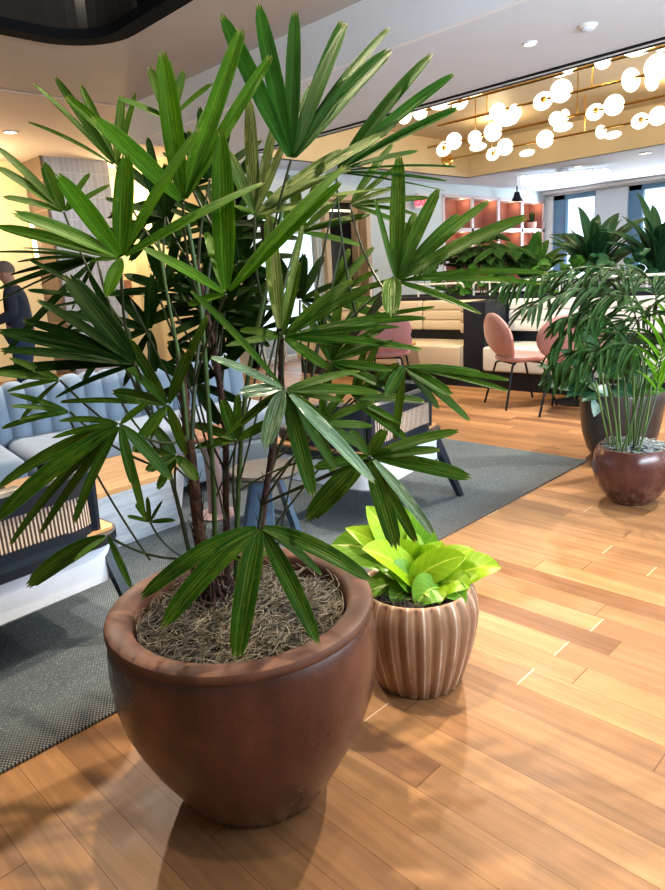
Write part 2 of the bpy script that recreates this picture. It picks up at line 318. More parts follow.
# ------------------------------------------------------------------ mesh helpers
class MB:
    def __init__(s): s.v = []; s.f = []; s.uv = {}
    def add(s, vs, fs, uv=None):
        b = len(s.v); s.v += [tuple(p) for p in vs]; s.f += [tuple(i + b for i in f) for f in fs]
        if uv:
            for i, t in enumerate(uv): s.uv[b + i] = t
        return s
    def box(s, c, size, bev=0.0, rz=0.0, seg=2, M=None, taper=None):
        bm = bmesh.new(); bmesh.ops.create_cube(bm, size=1.0)
        for v in bm.verts:
            k = 1.0
            if taper and v.co.z < 0: k = taper
            v.co = Vector((v.co.x * size[0] * k, v.co.y * size[1] * k, v.co.z * size[2]))
        if bev: bmesh.ops.bevel(bm, geom=list(bm.edges), offset=bev, segments=seg, profile=0.6, affect='EDGES')
        mm = M if M is not None else Matrix.Translation(Vector(c)) @ Matrix.Rotation(rz, 4, 'Z')
        bm.verts.index_update()
        s.add([mm @ v.co for v in bm.verts], [[v.index for v in f.verts] for f in bm.faces]); bm.free(); return s
    def tube(s, pts, r, n=8, cap=True, uvlen=False):
        pts = [Vector(p) for p in pts]; k = len(pts)
        rs = r if isinstance(r, (list, tuple)) else [r] * k
        t0 = (pts[1] - pts[0]).normalized()
        up = Vector((0, 0, 1)) if abs(t0.z) < 0.9 else Vector((1, 0, 0))
        a = t0.cross(up).normalized(); vs = []
        for i, p in enumerate(pts):
            t = (pts[min(i + 1, k - 1)] - pts[max(i - 1, 0)])
            t = t.normalized() if t.length > 1e-9 else t0
            a = (a - t * a.dot(t)); a = a.normalized() if a.length > 1e-6 else t.orthogonal().normalized()
            b = t.cross(a)
            for j in range(n):
                g = 2 * PI * j / n; vs.append(p + (a * math.cos(g) + b * math.sin(g)) * rs[i])
        fs = [[i * n + j, i * n + (j + 1) % n, (i + 1) * n + (j + 1) % n, (i + 1) * n + j] for i in range(k - 1) for j in range(n)]
        if cap: fs += [list(range(n))[::-1], [(k - 1) * n + j for j in range(n)]]
        return s.add(vs, fs)
    def lathe(s, prof, c=(0, 0, 0), n=64, lobes=0, amp=0.0, close=True):
        vs = []; uv = []
        m = len(prof)
        for i, (r, z) in enumerate(prof):
            for j in range(n + 1):
                g = 2 * PI * j / n
                rr = r
                if lobes: rr = r * (1 + amp * (abs(math.cos(lobes * g / 2)) ** 0.6 - 1)) if i < m - 4 else r
                vs.append((c[0] + rr * math.cos(g), c[1] + rr * math.sin(g), c[2] + z)); uv.append((j / n + 0.5 / max(1, 24) * 0, i / (m - 1)))
        fs = [[i * (n + 1) + j, i * (n + 1) + j + 1, (i + 1) * (n + 1) + j + 1, (i + 1) * (n + 1) + j] for i in range(m - 1) for j in range(n)]
        return s.add(vs, fs, uv)
    def sphere(s, c, r, nu=20, nv=12, sc=(1, 1, 1), M=None):
        vs = []; 
        for i in range(nv + 1):
            th = PI * i / nv
            for j in range(nu):
                g = 2 * PI * j / nu
                p = Vector((r * math.sin(th) * math.cos(g) * sc[0], r * math.sin(th) * math.sin(g) * sc[1], r * math.cos(th) * sc[2]))
                if M is not None: p = M @ p
                vs.append(p + Vector(c))
        fs = [[i * nu + j, (i + 1) * nu + j, (i + 1) * nu + (j + 1) % nu, i * nu + (j + 1) % nu] for i in range(nv) for j in range(nu)]
        return s.add(vs, fs)
    def prism(s, poly, z0, z1):
        n = len(poly); vs = [(x, y, z0) for x, y in poly] + [(x, y, z1) for x, y in poly]
        fs = [list(range(n))[::-1], list(range(n, 2 * n))] + [[i, (i + 1) % n, n + (i + 1) % n, n + i] for i in range(n)]
        return s.add(vs, fs)
    def grid(s, rows, uv=None):
        m = len(rows); n = len(rows[0]); vs = [p for r in rows for p in r]
        fs = [[i * n + j, i * n + j + 1, (i + 1) * n + j + 1, (i + 1) * n + j] for i in range(m - 1) for j in range(n - 1)]
        return s.add(vs, fs, uv)

def build(name, mb, mat, parent=None, smooth=True, shift=None, label=None, angle=0.6):
    me = bpy.data.meshes.new(name)
    vs = mb.v
    if shift is not None: vs = [(x - shift[0], y - shift[1], z - shift[2]) for x, y, z in vs]
    me.from_pydata(vs, [], mb.f); me.validate()
    if mb.uv:
        ul = me.uv_layers.new(name='UVMap')
        for lp in me.loops: ul.data[lp.index].uv = mb.uv.get(lp.vertex_index, (0, 0))
    me.materials.append(mat)
    o = bpy.data.objects.new(name, me); COL.objects.link(o)
    if parent is not None: o.parent = parent
    if label: o['label'] = label
    if smooth:
        try: me.shade_smooth()
        except Exception:
            for q in me.polygons: q.use_smooth = True
        if angle: 
            try: me.set_sharp_from_angle(angle=angle)
            except Exception: pass
    return o
def tag(o, label, cat, group=None, kind=None):
    o['label'] = label; o['category'] = cat
    if group: o['group'] = group
    if kind: o['kind'] = kind
    return o
def thing(name, label, cat, loc=(0, 0, 0), rz=0.0, group=None):
    o = bpy.data.objects.new(name, None); COL.objects.link(o); o.empty_display_size = 0.1
    o.location = loc; o.rotation_euler = (0, 0, rz)
    return tag(o, label, cat, group)
class WB:
    """builds parts given in world coordinates under a root standing at loc"""
    def __init__(s, name, label, cat, loc, group=None):
        s.loc = Vector(loc); s.root = thing(name, label, cat, loc, 0, group)
    def part(s, name, mb, mat, parent=None, label=None, **k):
        o = build(name, mb, mat, parent or s.root, shift=s.loc, **k)
        if label: o['label'] = label
        return o
def struct(name, mb, mat, parent=None, smooth=False):
    o = build(name, mb, mat, parent, smooth=smooth)
    if parent is None: o['kind'] = 'structure'
    return o
def dup(root, loc, rz, label, group=None):
    r = root.copy(); COL.objects.link(r); r.location = loc; r.rotation_euler = (0, 0, rz); r['label'] = label
    if group: r['group'] = group
    for ch in list(root.children):
        c = ch.copy(); COL.objects.link(c); c.parent = r
        for g in list(ch.children):
            d = g.copy(); COL.objects.link(d); d.parent = c
    return r
def bez(p0, p1, p2, n):
    return [p0 * (1 - t) ** 2 + p1 * 2 * t * (1 - t) + p2 * t * t for t in [i / n for i in range(n + 1)]]
def rrect(x0, y0, x1, y1, r, n=8):
    pts = []
    for cx, cy, a in ((x1 - r, y1 - r, 0), (x0 + r, y1 - r, 90), (x0 + r, y0 + r, 180), (x1 - r, y0 + r, 270)):
        for i in range(n + 1):
            g = math.radians(a + 90 * i / n); pts.append((cx + r * math.cos(g), cy + r * math.sin(g)))
    return pts

# ------------------------------------------------------------------ leaves
def leaflet(mb, H, T, w, sag=0.0, face=None, n=9, cols=5, pleat=0.10, blunt=0.62, base=0.30, twist=0.0, peak=0.42, fold=0.15):
    """pleated strap leaf from H to T, w wide, bowed upward by sag*length"""
    d = T - H; L = d.length
    C = (H + T) / 2 + Vector((0, 0, 1)) * sag * L
    ctr = bez(H, C, T, n)
    face = face if face is not None else (-FWD + Vector((0, 0, 0.8)))
    rows = []; uv = []
    for i, p in enumerate(ctr):
        t = i / n
        tg = (ctr[min(i + 1, n)] - ctr[max(i - 1, 0)]).normalized()
        nr = face - tg * face.dot(tg)
        nr = nr.normalized() if nr.length > 1e-5 else tg.orthogonal().normalized()
        a = twist * (t - 0.3)
        sd = tg.cross(nr); sd, nr = sd * math.cos(a) + nr * math.sin(a), nr * math.cos(a) - sd * math.sin(a)
        if t < peak: k = base + (1 - base) * math.sin(PI / 2 * t / peak) ** 0.8
        else:
            q = (t - peak) / (1 - peak); k = 1 - (1 - blunt) * q ** 3.0
        row = []
        for j in range(cols):
            s = j / (cols - 1) - 0.5
            h = (pleat * (1 if j % 2 else -1) * 0.5 + fold * (abs(s) * 2 - 0.5)) * w * k
            row.append(p + sd * (s * w * k) + nr * h + (tg * ((-0.3 if j % 2 == 0 else 0.3) - abs(s) * .9) * w * 0.5 if i == n else Vector()))
            uv.append((s + 0.5, t))
        rows.append(row)
    mb.grid(rows, uv)
def broad(mb, B, T, w, sag=0.25, face=None, n=10, cols=7, cup=0.22, wave=0.0, tipr=1.0, ph=0.0, roll=0.0):
    """oval pointed leaf blade"""
    d = T - B; L = d.length
    C = (B + T) / 2 + Vector((0, 0, 1)) * sag * L
    ctr = bez(B, C, T, n); face = face if face is not None else (-FWD + Vector((0, 0, 1.0)))
    rows = []; uv = []
    for i, p in enumerate(ctr):
        t = i / n
        tg = (ctr[min(i + 1, n)] - ctr[max(i - 1, 0)]).normalized()
        nr = face - tg * face.dot(tg); nr = nr.normalized() if nr.length > 1e-5 else tg.orthogonal().normalized()
        sd = tg.cross(nr)
        sd, nr = sd * math.cos(roll) + nr * math.sin(roll), nr * math.cos(roll) - sd * math.sin(roll)
        k = max(0.03, math.sin(PI * min(1, t ** 0.85)) ** 0.75) if t < 1 else 0.02
        if t < 0.12: k = max(k * t / 0.12, 0.06)
        row = []
        for j in range(cols):
            s = j / (cols - 1) - 0.5
            h = cup * abs(s) * 2 * w * k * 0.5 + wave * w * math.sin(t * 9 + ph + (3 if s > 0 else 0)) * abs(s) * 2 * k
            row.append(p + sd * (s * w * k) + nr * h); uv.append((s + 0.5, t))
        rows.append(row)
    mb.grid(rows, uv)
def moss_mb(c, R, z, n, r=0.0016, L=0.13, hump=0.02, rng=None):
    rng = rng or random.Random(3); mb = MB()
    for k in range(n):
        a = rng.uniform(0, 2 * PI); rr = R * math.sqrt(rng.random()) * 0.94
        p = Vector((c[0] + rr * math.cos(a), c[1] + rr * math.sin(a), z + hump * (1 - (rr / R) ** 2) + rng.uniform(0.001, 0.014)))
        h = rng.uniform(0, 2 * PI); curl = rng.uniform(-55, 55) ; ln = L * rng.uniform(0.4, 1.1); m = 9; pts = []
        for i in range(m):
            pts.append(p.copy()); h += curl * ln / m + rng.uniform(-.3, .3)
            p = p + Vector((math.cos(h), math.sin(h), rng.uniform(-.35, .35))) * ln / m
            q = Vector((p.x - c[0], p.y - c[1]))
            if q.length > R * 0.97: q = q * (R * 0.97 / q.length); p.x = c[0] + q.x; p.y = c[1] + q.y
            p.z = max(p.z, z + 0.002)
        mb.tube(pts, r * rng.uniform(0.7, 1.2), 3, cap=False)
    return mb

def soil_mb(c, R, z, hump, rng):
    mb = MB(); rows = []
    for i in range(13):
        rr = R * i / 12
        rows.append([(c[0] + rr * math.cos(2 * PI * j / 48), c[1] + rr * math.sin(2 * PI * j / 48), z + hump * (1 - (i / 12) ** 2) + (rng.uniform(-.007, .007) if j < 48 else 0)) for j in range(49)])
    mb.grid(rows); return mb
# ------------------------------------------------------------------ the setting
from mathutils.geometry import tessellate_polygon
struct('floor', MB().box((6.5, 5, -0.05), (22, 17, 0.1)), MT['floor'])
CZ, HZ = 2.9, 3.28
FX = 4.235                      # fascia between the high beige soffit and the white ceiling
# high soffit with the rounded opening
outer = [(-4, -3), (FX, -3), (FX, 7.3), (-4, 7.3)]
hole = rrect(-1.6, 0.8, 3.1, 5.66, 0.5, 10)
def holed(z):
    loops = [[Vector((x, y, 0)) for x, y in outer], [Vector((x, y, 0)) for x, y in hole[::-1]]]
    pts = loops[0] + loops[1]; tri = tessellate_polygon(loops)
    return MB().add([(p.x, p.y, z) for p in pts], [tuple(t) for t in tri])
struct('ceiling', holed(HZ), MT['ceil_beige'])
def wall_loop(poly, z0, z1):
    n = len(poly); vs = [(x, y, z0) for x, y in poly] + [(x, y, z1) for x, y in poly]
    return MB().add(vs, [[i, (i + 1) % n, n + (i + 1) % n, n + i] for i in range(n)])
def ring(po, pi, z0, z1):
    mb = wall_loop(po, z0, z1); n = len(po)
    b = wall_loop(pi, z0, z1); mb.add(b.v, b.f)
    for z in (z0, z1):
        mb.add([(x, y, z) for x, y in po] + [(x, y, z) for x, y in pi], [[i, (i + 1) % n, n + (i + 1) % n, n + i] for i in range(n)])
    return mb
tr = struct('trim_1', ring(rrect(-1.66, 0.74, 3.15, 5.71, 0.55, 10), rrect(-1.5, 0.9, 3.0, 5.56, 0.40, 10), HZ - 0.045, HZ + 0.03), MT['black'])
bal = wall_loop(rrect(-1.6, 0.8, 3.1, 5.66, 0.5, 10), HZ, 4.7)
bal.prism(rrect(-1.6, 0.8, 3.1, 5.66, 0.5, 10), 4.7, 4.74)  # unseen cap added over the opening to keep sky light out
struct('ceiling', bal, MT['dark_glass'], smooth=False)
mul = MB()
for (x, y) in ((3.085, 4.9), (3.085, 3.6), (2.0, 5.645), (0.9, 5.645)): mul.box((x, y, 3.95), (0.05, 0.05, 1.4))
struct('trim_2', mul, MT['black'])
struct('ceiling', MB().box((1.1, 9.3, HZ + 0.03), (10.4, 4.0, 0.08)), MT['ceil_pink'])
struct('trim_3', MB().box((FX + 0.03, 2.15, (CZ + HZ) / 2 + .01), (0.06, 10.3, HZ - CZ + 0.02)), MT['fascia'])
# white lower ceiling around the gold light coffer
K0, K1, KY, KZ = 6.02, 11.1, 7.3, 3.5
wc = MB()
wc.box(((FX + K0) / 2, 2.15, CZ + 0.03), (K0 - FX, 10.3, 0.06)); wc.box(((K1 + 15.6) / 2, 4.5, CZ + 0.03), (15.6 - K1, 15, 0.06))
wc.box(((6.2 + K1) / 2, (KY + 12) / 2, CZ + 0.03), (K1 - 6.2, 12 - KY, 0.06)); wc.box(((K0 + K1) / 2, -2.5, CZ + 0.03), (K1 - K0, 1.0, 0.06))
wc.box((5.25, 7.27, 3.1), (2.0, 0.05, 0.4))
struct('ceiling', wc, MT['ceil'])
kf = MB()
kf.box(((K0 + K1) / 2, 2.65, KZ), (K1 - K0 + 0.1, 9.4, 0.06)); kf.box((K1 + 0.03, 2.65, 3.2), (0.07, 9.5, 0.6)); kf.box((K0 - 0.03, 2.65, 3.2), (0.05, 9.3, 0.6))
kf.box(((K0 + K1) / 2, KY + 0.03, 3.2), (K1 - K0 + 0.12, 0.07, 0.6)); kf.box(((K0 + K1) / 2, -2.03, 3.2), (K1 - K0, 0.05, 0.6))
struct('ceiling', kf, MT['gold_coffer'])
struct('trim_4', MB().box((5.86, 2.3, CZ - 0.003), (0.05, 9.4, 0.01)), MT['black'])
# window wall on the far right side
WX = 15.4
wins = [(6.79, 7.81), (5.06, 6.08), (3.3, 4.35), (1.5, 2.6)]
ww = MB(); ZS, ZH = 0.85, 2.79
ww.box((WX + 0.14, 3, ZS / 2), (0.28, 11.0, ZS)); ww.box((WX + 0.14, 3, (ZH + 2.95) / 2), (0.28, 11.0, 2.95 - ZH))
edges = sorted([w[0] for w in wins] + [w[1] for w in wins]); bounds = [-2.5] + edges + [8.6]
for i in range(0, len(bounds), 2): ww.box((WX + 0.14, (bounds[i] + bounds[i + 1]) / 2, 1.8), (0.28, bounds[i + 1] - bounds[i], 2.0))
struct('wall_right', ww, MT['white_wall'])
for i, (a, b) in enumerate(wins):
    fr = MB(); fr.box((WX + 0.16, b - 0.13, 1.82), (0.2, 0.26, 1.94)); fr.box((WX + 0.16, a + 0.02, 1.82), (0.2, 0.04, 1.94))
    fr.box((WX + 0.16, (a + b) / 2, ZH - 0.05), (0.2, b - a, 0.1)); fr.box((WX + 0.16, (a + b) / 2, ZS + 0.04), (0.2, b - a, 0.08))
    fr.box((WX + 0.1, b - 0.26, 1.82), (0.06, 0.05, 1.94))
    w = struct('window_%d' % (i + 1), fr, MT['win_frame'])
    struct('window_pane', MB().box((WX + 0.2, (a + b - 0.2) / 2, 1.82), (0.012, b - a - 0.28, 1.86)), MT['glass'], w)
struct('trim_5', MB().box((WX - 0.12, 3, CZ - 0.04), (0.22, 11, 0.07), 0.01), MT['white_metal'])
# far wall with glazing, doorway and built-in shelving
DY = 8.0
bw = MB()
def wseg(x0, x1, z0, z1): bw.box(((x0 + x1) / 2, DY + 0.1, (z0 + z1) / 2), (x1 - x0, 0.2, z1 - z0))
for a in ((6.2, 6.5, 0, 2.95), (7.85, 7.93, 0, 2.95), (8.96, 11.26, 0, 2.95), (15.36, 15.6, 0, 2.95), (6.5, 7.85, 2.36, 2.95), (7.93, 8.96, 2.54, 2.95), (11.26, 15.36, 2.7, 2.95), (11.26, 15.36, 0, 0.72)): wseg(*a)
struct('wall_back', bw, MT['white_wall'])
struct('wall_back_side', MB().box((6.3, 9.6, 1.6), (0.2, 3.2, 3.4)), MT['yellow_wall'])
struct('wall_left', MB().box((2.2, 11.1, 1.65), (8.4, 0.2, 3.3)), MT['yellow_wall'])
g = MB()
for x in (6.52, 6.95, 7.83): g.box((x, DY + 0.08, 1.18), (0.07, 0.1, 2.36))
for z in (0.06, 1.0, 2.0, 2.33): g.box((7.18, DY + 0.08, z), (1.3, 0.08, 0.06))
w = struct('window_5', g, MT['white_metal'])
struct('window_pane', MB().box((7.18, DY + 0.1, 1.18), (1.28, 0.012, 2.3)), MT['glass'], w)
d = struct('door_1', MB().box((8.445, DY + 0.24, 1.26), (1.03, 0.06, 2.52)), MT['dark_door'])  # dark sheet across the opening, interior shade put into its colour
fr = MB()
for x in (7.945, 8.945): fr.box((x, DY + 0.05, 1.27), (0.11, 0.3, 2.54), 0.008)
for x in (8.02, 8.84): fr.box((x, DY + 0.13, 1.25), (0.05, 0.14, 2.46), 0.006)
fr.box((8.445, DY + 0.05, 2.54), (1.11, 0.3, 0.1), 0.008)
struct('door_frame', fr, MT['door_wood'], d)
struct('door_light', MB().box((8.45, DY + 0.2, 2.36), (0.72, 0.02, 0.03)), MT['strip'], d)
struct('door_panel', MB().box((8.5, DY + 0.2, 2.05), (0.62, 0.02, 0.28), 0.004), MT['black'], d)
# tiled column on the left
cz = HZ
ca = on_z(41, 155, cz); cb = on_z(105, 161, cz)
cw = cb.x - ca.x
struct('trim_6', MB().box((ca.x + cw / 2 + 0.01, ca.y + 0.34, cz / 2), (cw, 0.66, cz)), MT['tile_grey'])
struct('trim_7', MB().box((ca.x - 0.01, ca.y + 0.36, cz / 2), (0.05, 0.74, cz - 0.01)), MT['tile_brown'])

# ------------------------------------------------------------------ ceiling fittings
def downlight(p, r, label, z):
    t = thing('downlight', label, 'ceiling light', (p.x, p.y, z), 0, 'recessed ceiling downlights')
    build('trim_ring', MB().lathe([(r * 0.72, 0.004), (r * 0.8, -0.012), (r, -0.012), (r * 1.04, 0.0)], n=28), MT['white_metal'], t)
    build('lens', MB().lathe([(0.0005, -0.004), (r * 0.78, -0.004), (r * 0.78, 0.003)], n=28), MT['lamp'], t)
    return t
for px, py, z, r, lb in ((530, 43, CZ, 0.055, 'round recessed downlight in white ceiling nearest the smoke detector'),
                         (531, 175, CZ, 0.085, 'small downlight beyond the gold coffer, above the pink shelving'),
                         (578, 166, CZ, 0.085, 'small downlight beyond the gold coffer, middle of three in line'),
                         (645, 153, CZ, 0.085, 'small downlight beyond the gold coffer, above the second window'),
                         (10, 132, HZ - 0.01, 0.09, 'round downlight in the warm ceiling above the standing person'),
                         (559, 75, KZ - 0.03, 0.09, 'pinkish downlight in the gold coffer roof between lit globes'),
                         (664, 49, KZ - 0.03, 0.09, 'pinkish downlight in the gold coffer at the right frame edge')):
    downlight(on_z(px, py, z), r, lb, z)
p = on_z(588, 25, CZ)
t = thing('smoke_detector', 'white domed smoke detector on the white ceiling', 'smoke detector', (p.x, p.y, CZ))
build('base', MB().lathe([(0.0005, 0.0), (0.062, 0.0), (0.064, -0.012), (0.055, -0.018), (0.0005, -0.018)], n=28), MT['white_metal'], t)
build('dome', MB().lathe([(0.045, -0.016), (0.042, -0.034), (0.025, -0.042), (0.0005, -0.043)], n=28), MT['ceil'], t)
# linear globe chandeliers
RZ = 3.0
def disc_mb(c, r, nrm, thick=0.34):
    q = Vector((0, 0, 1)).rotation_difference(Vector(nrm).normalized()).to_matrix().to_4x4()
    return MB().sphere(c, r, 24, 12, (1, 1, thick), M=q)
def chandelier(label, pa, pb, items, group='linear globe lights in the gold coffer', z=RZ, capend=False):
    a = on_z(*pa, z); b = on_z(*pb, z); xm = (a.x + b.x) / 2
    a = Vector((xm, a.y, z)); b = Vector((xm, b.y, z))
    W = WB('globe_chandelier', label, 'light fixture', (xm, (a.y + b.y) / 2, z), group)
    e = Vector((xm, b.y - 1.2, z))
    W.part('rail', MB().tube([a, e], 0.014, 8), MT['brass'])
    for k in range(3):
        y = a.y + (e.y - a.y) * (0.18 + 0.32 * k)
        W.part('suspension_rod', MB().tube([(xm, y, z), (xm, y, KZ - 0.03)], 0.008, 6), MT['brass'])
    if capend: W.part('end_cap', disc_mb(a, 0.1, -FWD, 0.25), MT['brass'])
    for it in items:
        px, py, r, kind = it[:4]
        p = on_x(px, py, xm); rr = .93 * r * depth_of(p) / F
        if kind == 's': W.part('globe', MB().sphere(p, rr, 24, 14), MT['globe'])
        elif kind == 'h':
            g = W.part('globe', disc_mb(p, rr, -FWD + Vector((0, .5, 0)), 0.3), MT['globe'])
            q = p - FWD * rr * 0.3
            W.part('hub', disc_mb(q, rr * 0.34, -FWD, 0.5), MT['brass'], g)
        elif kind == 'f': W.part('globe', disc_mb(p, rr, (0, 0.1, 1), 0.42), MT['globe'])
        elif kind == 'v':
            W.part('globe', disc_mb(p, rr, (0.5, 1, 0), 0.4), MT['globe'])
    return W
chandelier('brass rail of lit opal globes, second from the ceiling slot', (440, 126), (665, 68.6),
    [(543, 101, 10.5, 'h'), (561, 91, 11.5, 's'), (498, 112, 9, 's'), (515, 112, 8, 'v'), (508, 121, 11, 'f'), (460, 102, 9, 'h'), (631, 80, 12, 'v'), (657, 67, 13, 's'), (652, 82, 9, 'v')])
chandelier('brass rail of lit opal globes, third from the ceiling slot', (430, 148), (665, 94.3),
    [(493, 132, 9.5, 's'), (475, 138, 7.5, 's'), (478, 147, 9, 'f'), (444, 149, 8.5, 'h'), (454, 141, 8.5, 's'), (595, 112, 9.5, 'h'), (614, 105, 10.5, 's'), (556, 119, 7.5, 's'), (565, 115, 6, 'v'), (563, 127, 10, 'f')])
chandelier('brass rail of lit opal globes farthest along the coffer, with round end cap', (450, 160), (665, 115),
    [(493, 154, 7.5, 'h'), (505, 147, 8.5, 's'), (527, 153, 8, 'f'), (545, 139, 9, 's'), (601, 132, 7, 'v'), (613, 135, 8.5, 'f'), (640, 121, 9, 'h'), (658, 116, 9.5, 's')], capend=True)
chandelier('row of lit opal globes half hidden behind the ceiling slot edge', (430, 112), (665, 42),
    [(441, 104, 12, 'f'), (475, 93, 8, 'f'), (569, 66, 8, 's'), (603, 60, 9, 's'), (639, 48, 16, 'f'), (420, 112, 8, 's'), (404, 116, 8, 's')], z=3.12)
# small spotlight hanging by the window wall
p = on_z(517, 186, CZ); ps = on_y(517, 192, p.y)
t = thing('spotlight', 'small bell-shaped spotlight under the ceiling near the pink shelving', 'ceiling light', (p.x, p.y, CZ))
build('stem', MB().tube([(0, 0, 0), (0, 0, -0.14)], 0.015, 8), MT['steel'], t)
build('shade', MB().lathe([(0.05, -0.12), (0.07, -0.2), (0.12, -0.3), (0.115, -0.3), (0.06, -0.2), (0.04, -0.13)], n=24), MT['steel'], t)
# white crystal fringe light
pa = on_z(522, 181, 2.76); pb = on_z(603, 174, 2.76)
mid = (pa + pb) / 2
W = WB('crystal_chandelier', 'long white feathery crystal light hanging before the window pier', 'light fixture', (mid.x, mid.y, 2.9))
fm = MB().box((mid.x, mid.y, 2.87), (0.25, 0.12, 0.05)); fm.tube([(pa.x, pa.y, 2.84), (pb.x, pb.y, 2.84)], 0.03, 8)
W.part('frame', fm, MT['white_metal'])
fz = MB(); rg = random.Random(5)
for i in range(420):
    q = pa.lerp(pb, rg.random()); a = Vector((q.x + rg.uniform(-.12, .12), q.y + rg.uniform(-.12, .12), 2.85))
    e = a + Vector((rg.uniform(-.1, .1), rg.uniform(-.1, .1), -rg.uniform(0.08, 0.24)))
    fz.tube([a, (a + e) / 2 + Vector((rg.uniform(-.03, .03), 0, 0)), e], [0.008, 0.012, 0.004], 4)
W.part('crystal_fringe', fz, MT['crystal'])
# exit sign
ex = on_y(421, 202, DY - 0.12)
t = thing('exit_sign', 'red and white lit EXIT sign on the pale back wall', 'sign', (ex.x, ex.y, ex.z + 0.14))
build('housing', MB().box((0, 0, -0.14), (0.40, 0.05, 0.24), 0.008), MT['exit_face'], t)
build('bracket', MB().box((0, 0.06, 0.0), (0.12, 0.1, 0.03)), MT['white_metal'], t)
tc = bpy.data.curves.new('lettering', 'FONT'); tc.body = 'EXIT'; tc.size = 0.21; tc.extrude = 0.004; tc.align_x = 'CENTER'; tc.align_y = 'CENTER'; tc.offset = 0.009
tmp = bpy.data.objects.new('lettering_curve', tc); COL.objects.link(tmp)
bpy.context.view_layer.update()
lm = bpy.data.meshes.new_from_object(tmp.evaluated_get(bpy.context.evaluated_depsgraph_get())); bpy.data.objects.remove(tmp)
lm.materials.clear(); lm.materials.append(MT['exit_red'])
to = bpy.data.objects.new('lettering', lm); COL.objects.link(to); to.parent = t; to.location = (0, -0.03, -0.14); to.rotation_euler = (PI / 2, 0, 0)
# wall frame and lit strip on the yellow wall
p = on_y(125, 289, 10.98)
t = thing('picture_frame', 'small dark framed panel on the yellow wall right of the tiled column', 'picture frame', (p.x, p.y, p.z - 0.15))
build('frame', ring([(x, y) for x, y in rrect(-.13, -.15, .13, .15, .005, 1)], rrect(-.1, -.12, .1, .12, .005, 1), -0.02, 0.02), MT['walnut'], t).rotation_euler = (PI / 2, 0, 0)
build('panel', MB().box((0, 0, 0), (0.21, 0.02, 0.25)), MT['walnut'], t)
for ch in t.children: ch.location = (0, 0, 0.15)
p = on_y(34, 240, 10.97)
t = thing('wall_light', 'bright vertical wall light on the yellow wall beside the brown column', 'wall light', (p.x, p.y, p.z))
build('back_plate', MB().box((0, 0.02, 0), (0.10, 0.02, 0.66), 0.004), MT['brass'], t)
build('diffuser', MB().box((0, -0.01, 0), (0.07, 0.05, 0.6), 0.015), MT['strip'], t)

# ------------------------------------------------------------------ pink shelving built into the far wall
X0, X1, Z0, Z1 = 11.28, 15.34, 0.74, 2.68
W = WB('shelving_unit', 'pink open shelving of square cells built into the pale wall', 'shelves', ((X0 + X1) / 2, DY, Z0))
fm = MB(); NX = 4
for i in range(NX + 1): fm.box((X0 + (X1 - X0) * i / NX, DY + 0.17, (Z0 + Z1) / 2), (0.085, 0.36, Z1 - Z0), 0.004)
zs = [Z0, 1.40, 2.04, Z1]
for i, z in enumerate(zs): fm.box(((X0 + X1) / 2, DY + 0.17, z), (X1 - X0 + 0.08, 0.36, 0.08 if i < 3 else 0.06), 0.004)
W.part('frame', fm, MT['pink_frame'])
W.part('back_panel', MB().box(((X0 + X1) / 2, DY + 0.37, (Z0 + Z1) / 2), (X1 - X0, 0.03, Z1 - Z0)), MT['pink_paint'])
ln = MB()
for i in range(NX):
    xa = X0 + (X1 - X0) * i / NX + 0.05; xb = X0 + (X1 - X0) * (i + 1) / NX - 0.05
    for x in (xa, xb): ln.box((x, DY + 0.19, (Z0 + Z1) / 2), (0.012, 0.33, Z1 - Z0 - 0.08))
W.part('cell_lining', ln, MT['pink_paint'])
sp_ = on_y(531, 225, DY + 0.17)
W = WB('potted_succulent', 'small leafy plant in a pink pot on the top right shelf', 'plant', (sp_.x, DY + 0.15, 2.08))
W.part('pot', MB().lathe([(0.0005, 0), (0.09, 0), (0.11, 0.06), (0.115, 0.16), (0.10, 0.16), (0.095, 0.13), (0.0005, 0.13)], (sp_.x, DY + 0.15, 2.08), 24), simple('blush_pot', (0.72, 0.46, 0.38), 0.5))
fo = MB(); rg = random.Random(9)
for i in range(22):
    a = rg.uniform(0, 2 * PI); c = Vector((sp_.x, DY + 0.15, 2.2)); e = c + Vector((math.cos(a) * rg.uniform(.05, .16), math.sin(a) * rg.uniform(.03, .13), rg.uniform(.06, .28)))
    broad(fo, c, e, 0.05, 0.1, n=5, cols=3)
W.part('foliage', fo, MT['frond'])
rk = on_y(465, 252, DY + 0.2)
# ------------------------------------------------------------------ rug and lounge furniture
RUG = 0.012
t = tag(build('area_rug', MB().box((1.9, 4.42, RUG / 2), (4.5, 5.2, RUG), 0.004), MT['rug'], smooth=False), 'large slate grey woven rug under the lounge seating', 'rug')

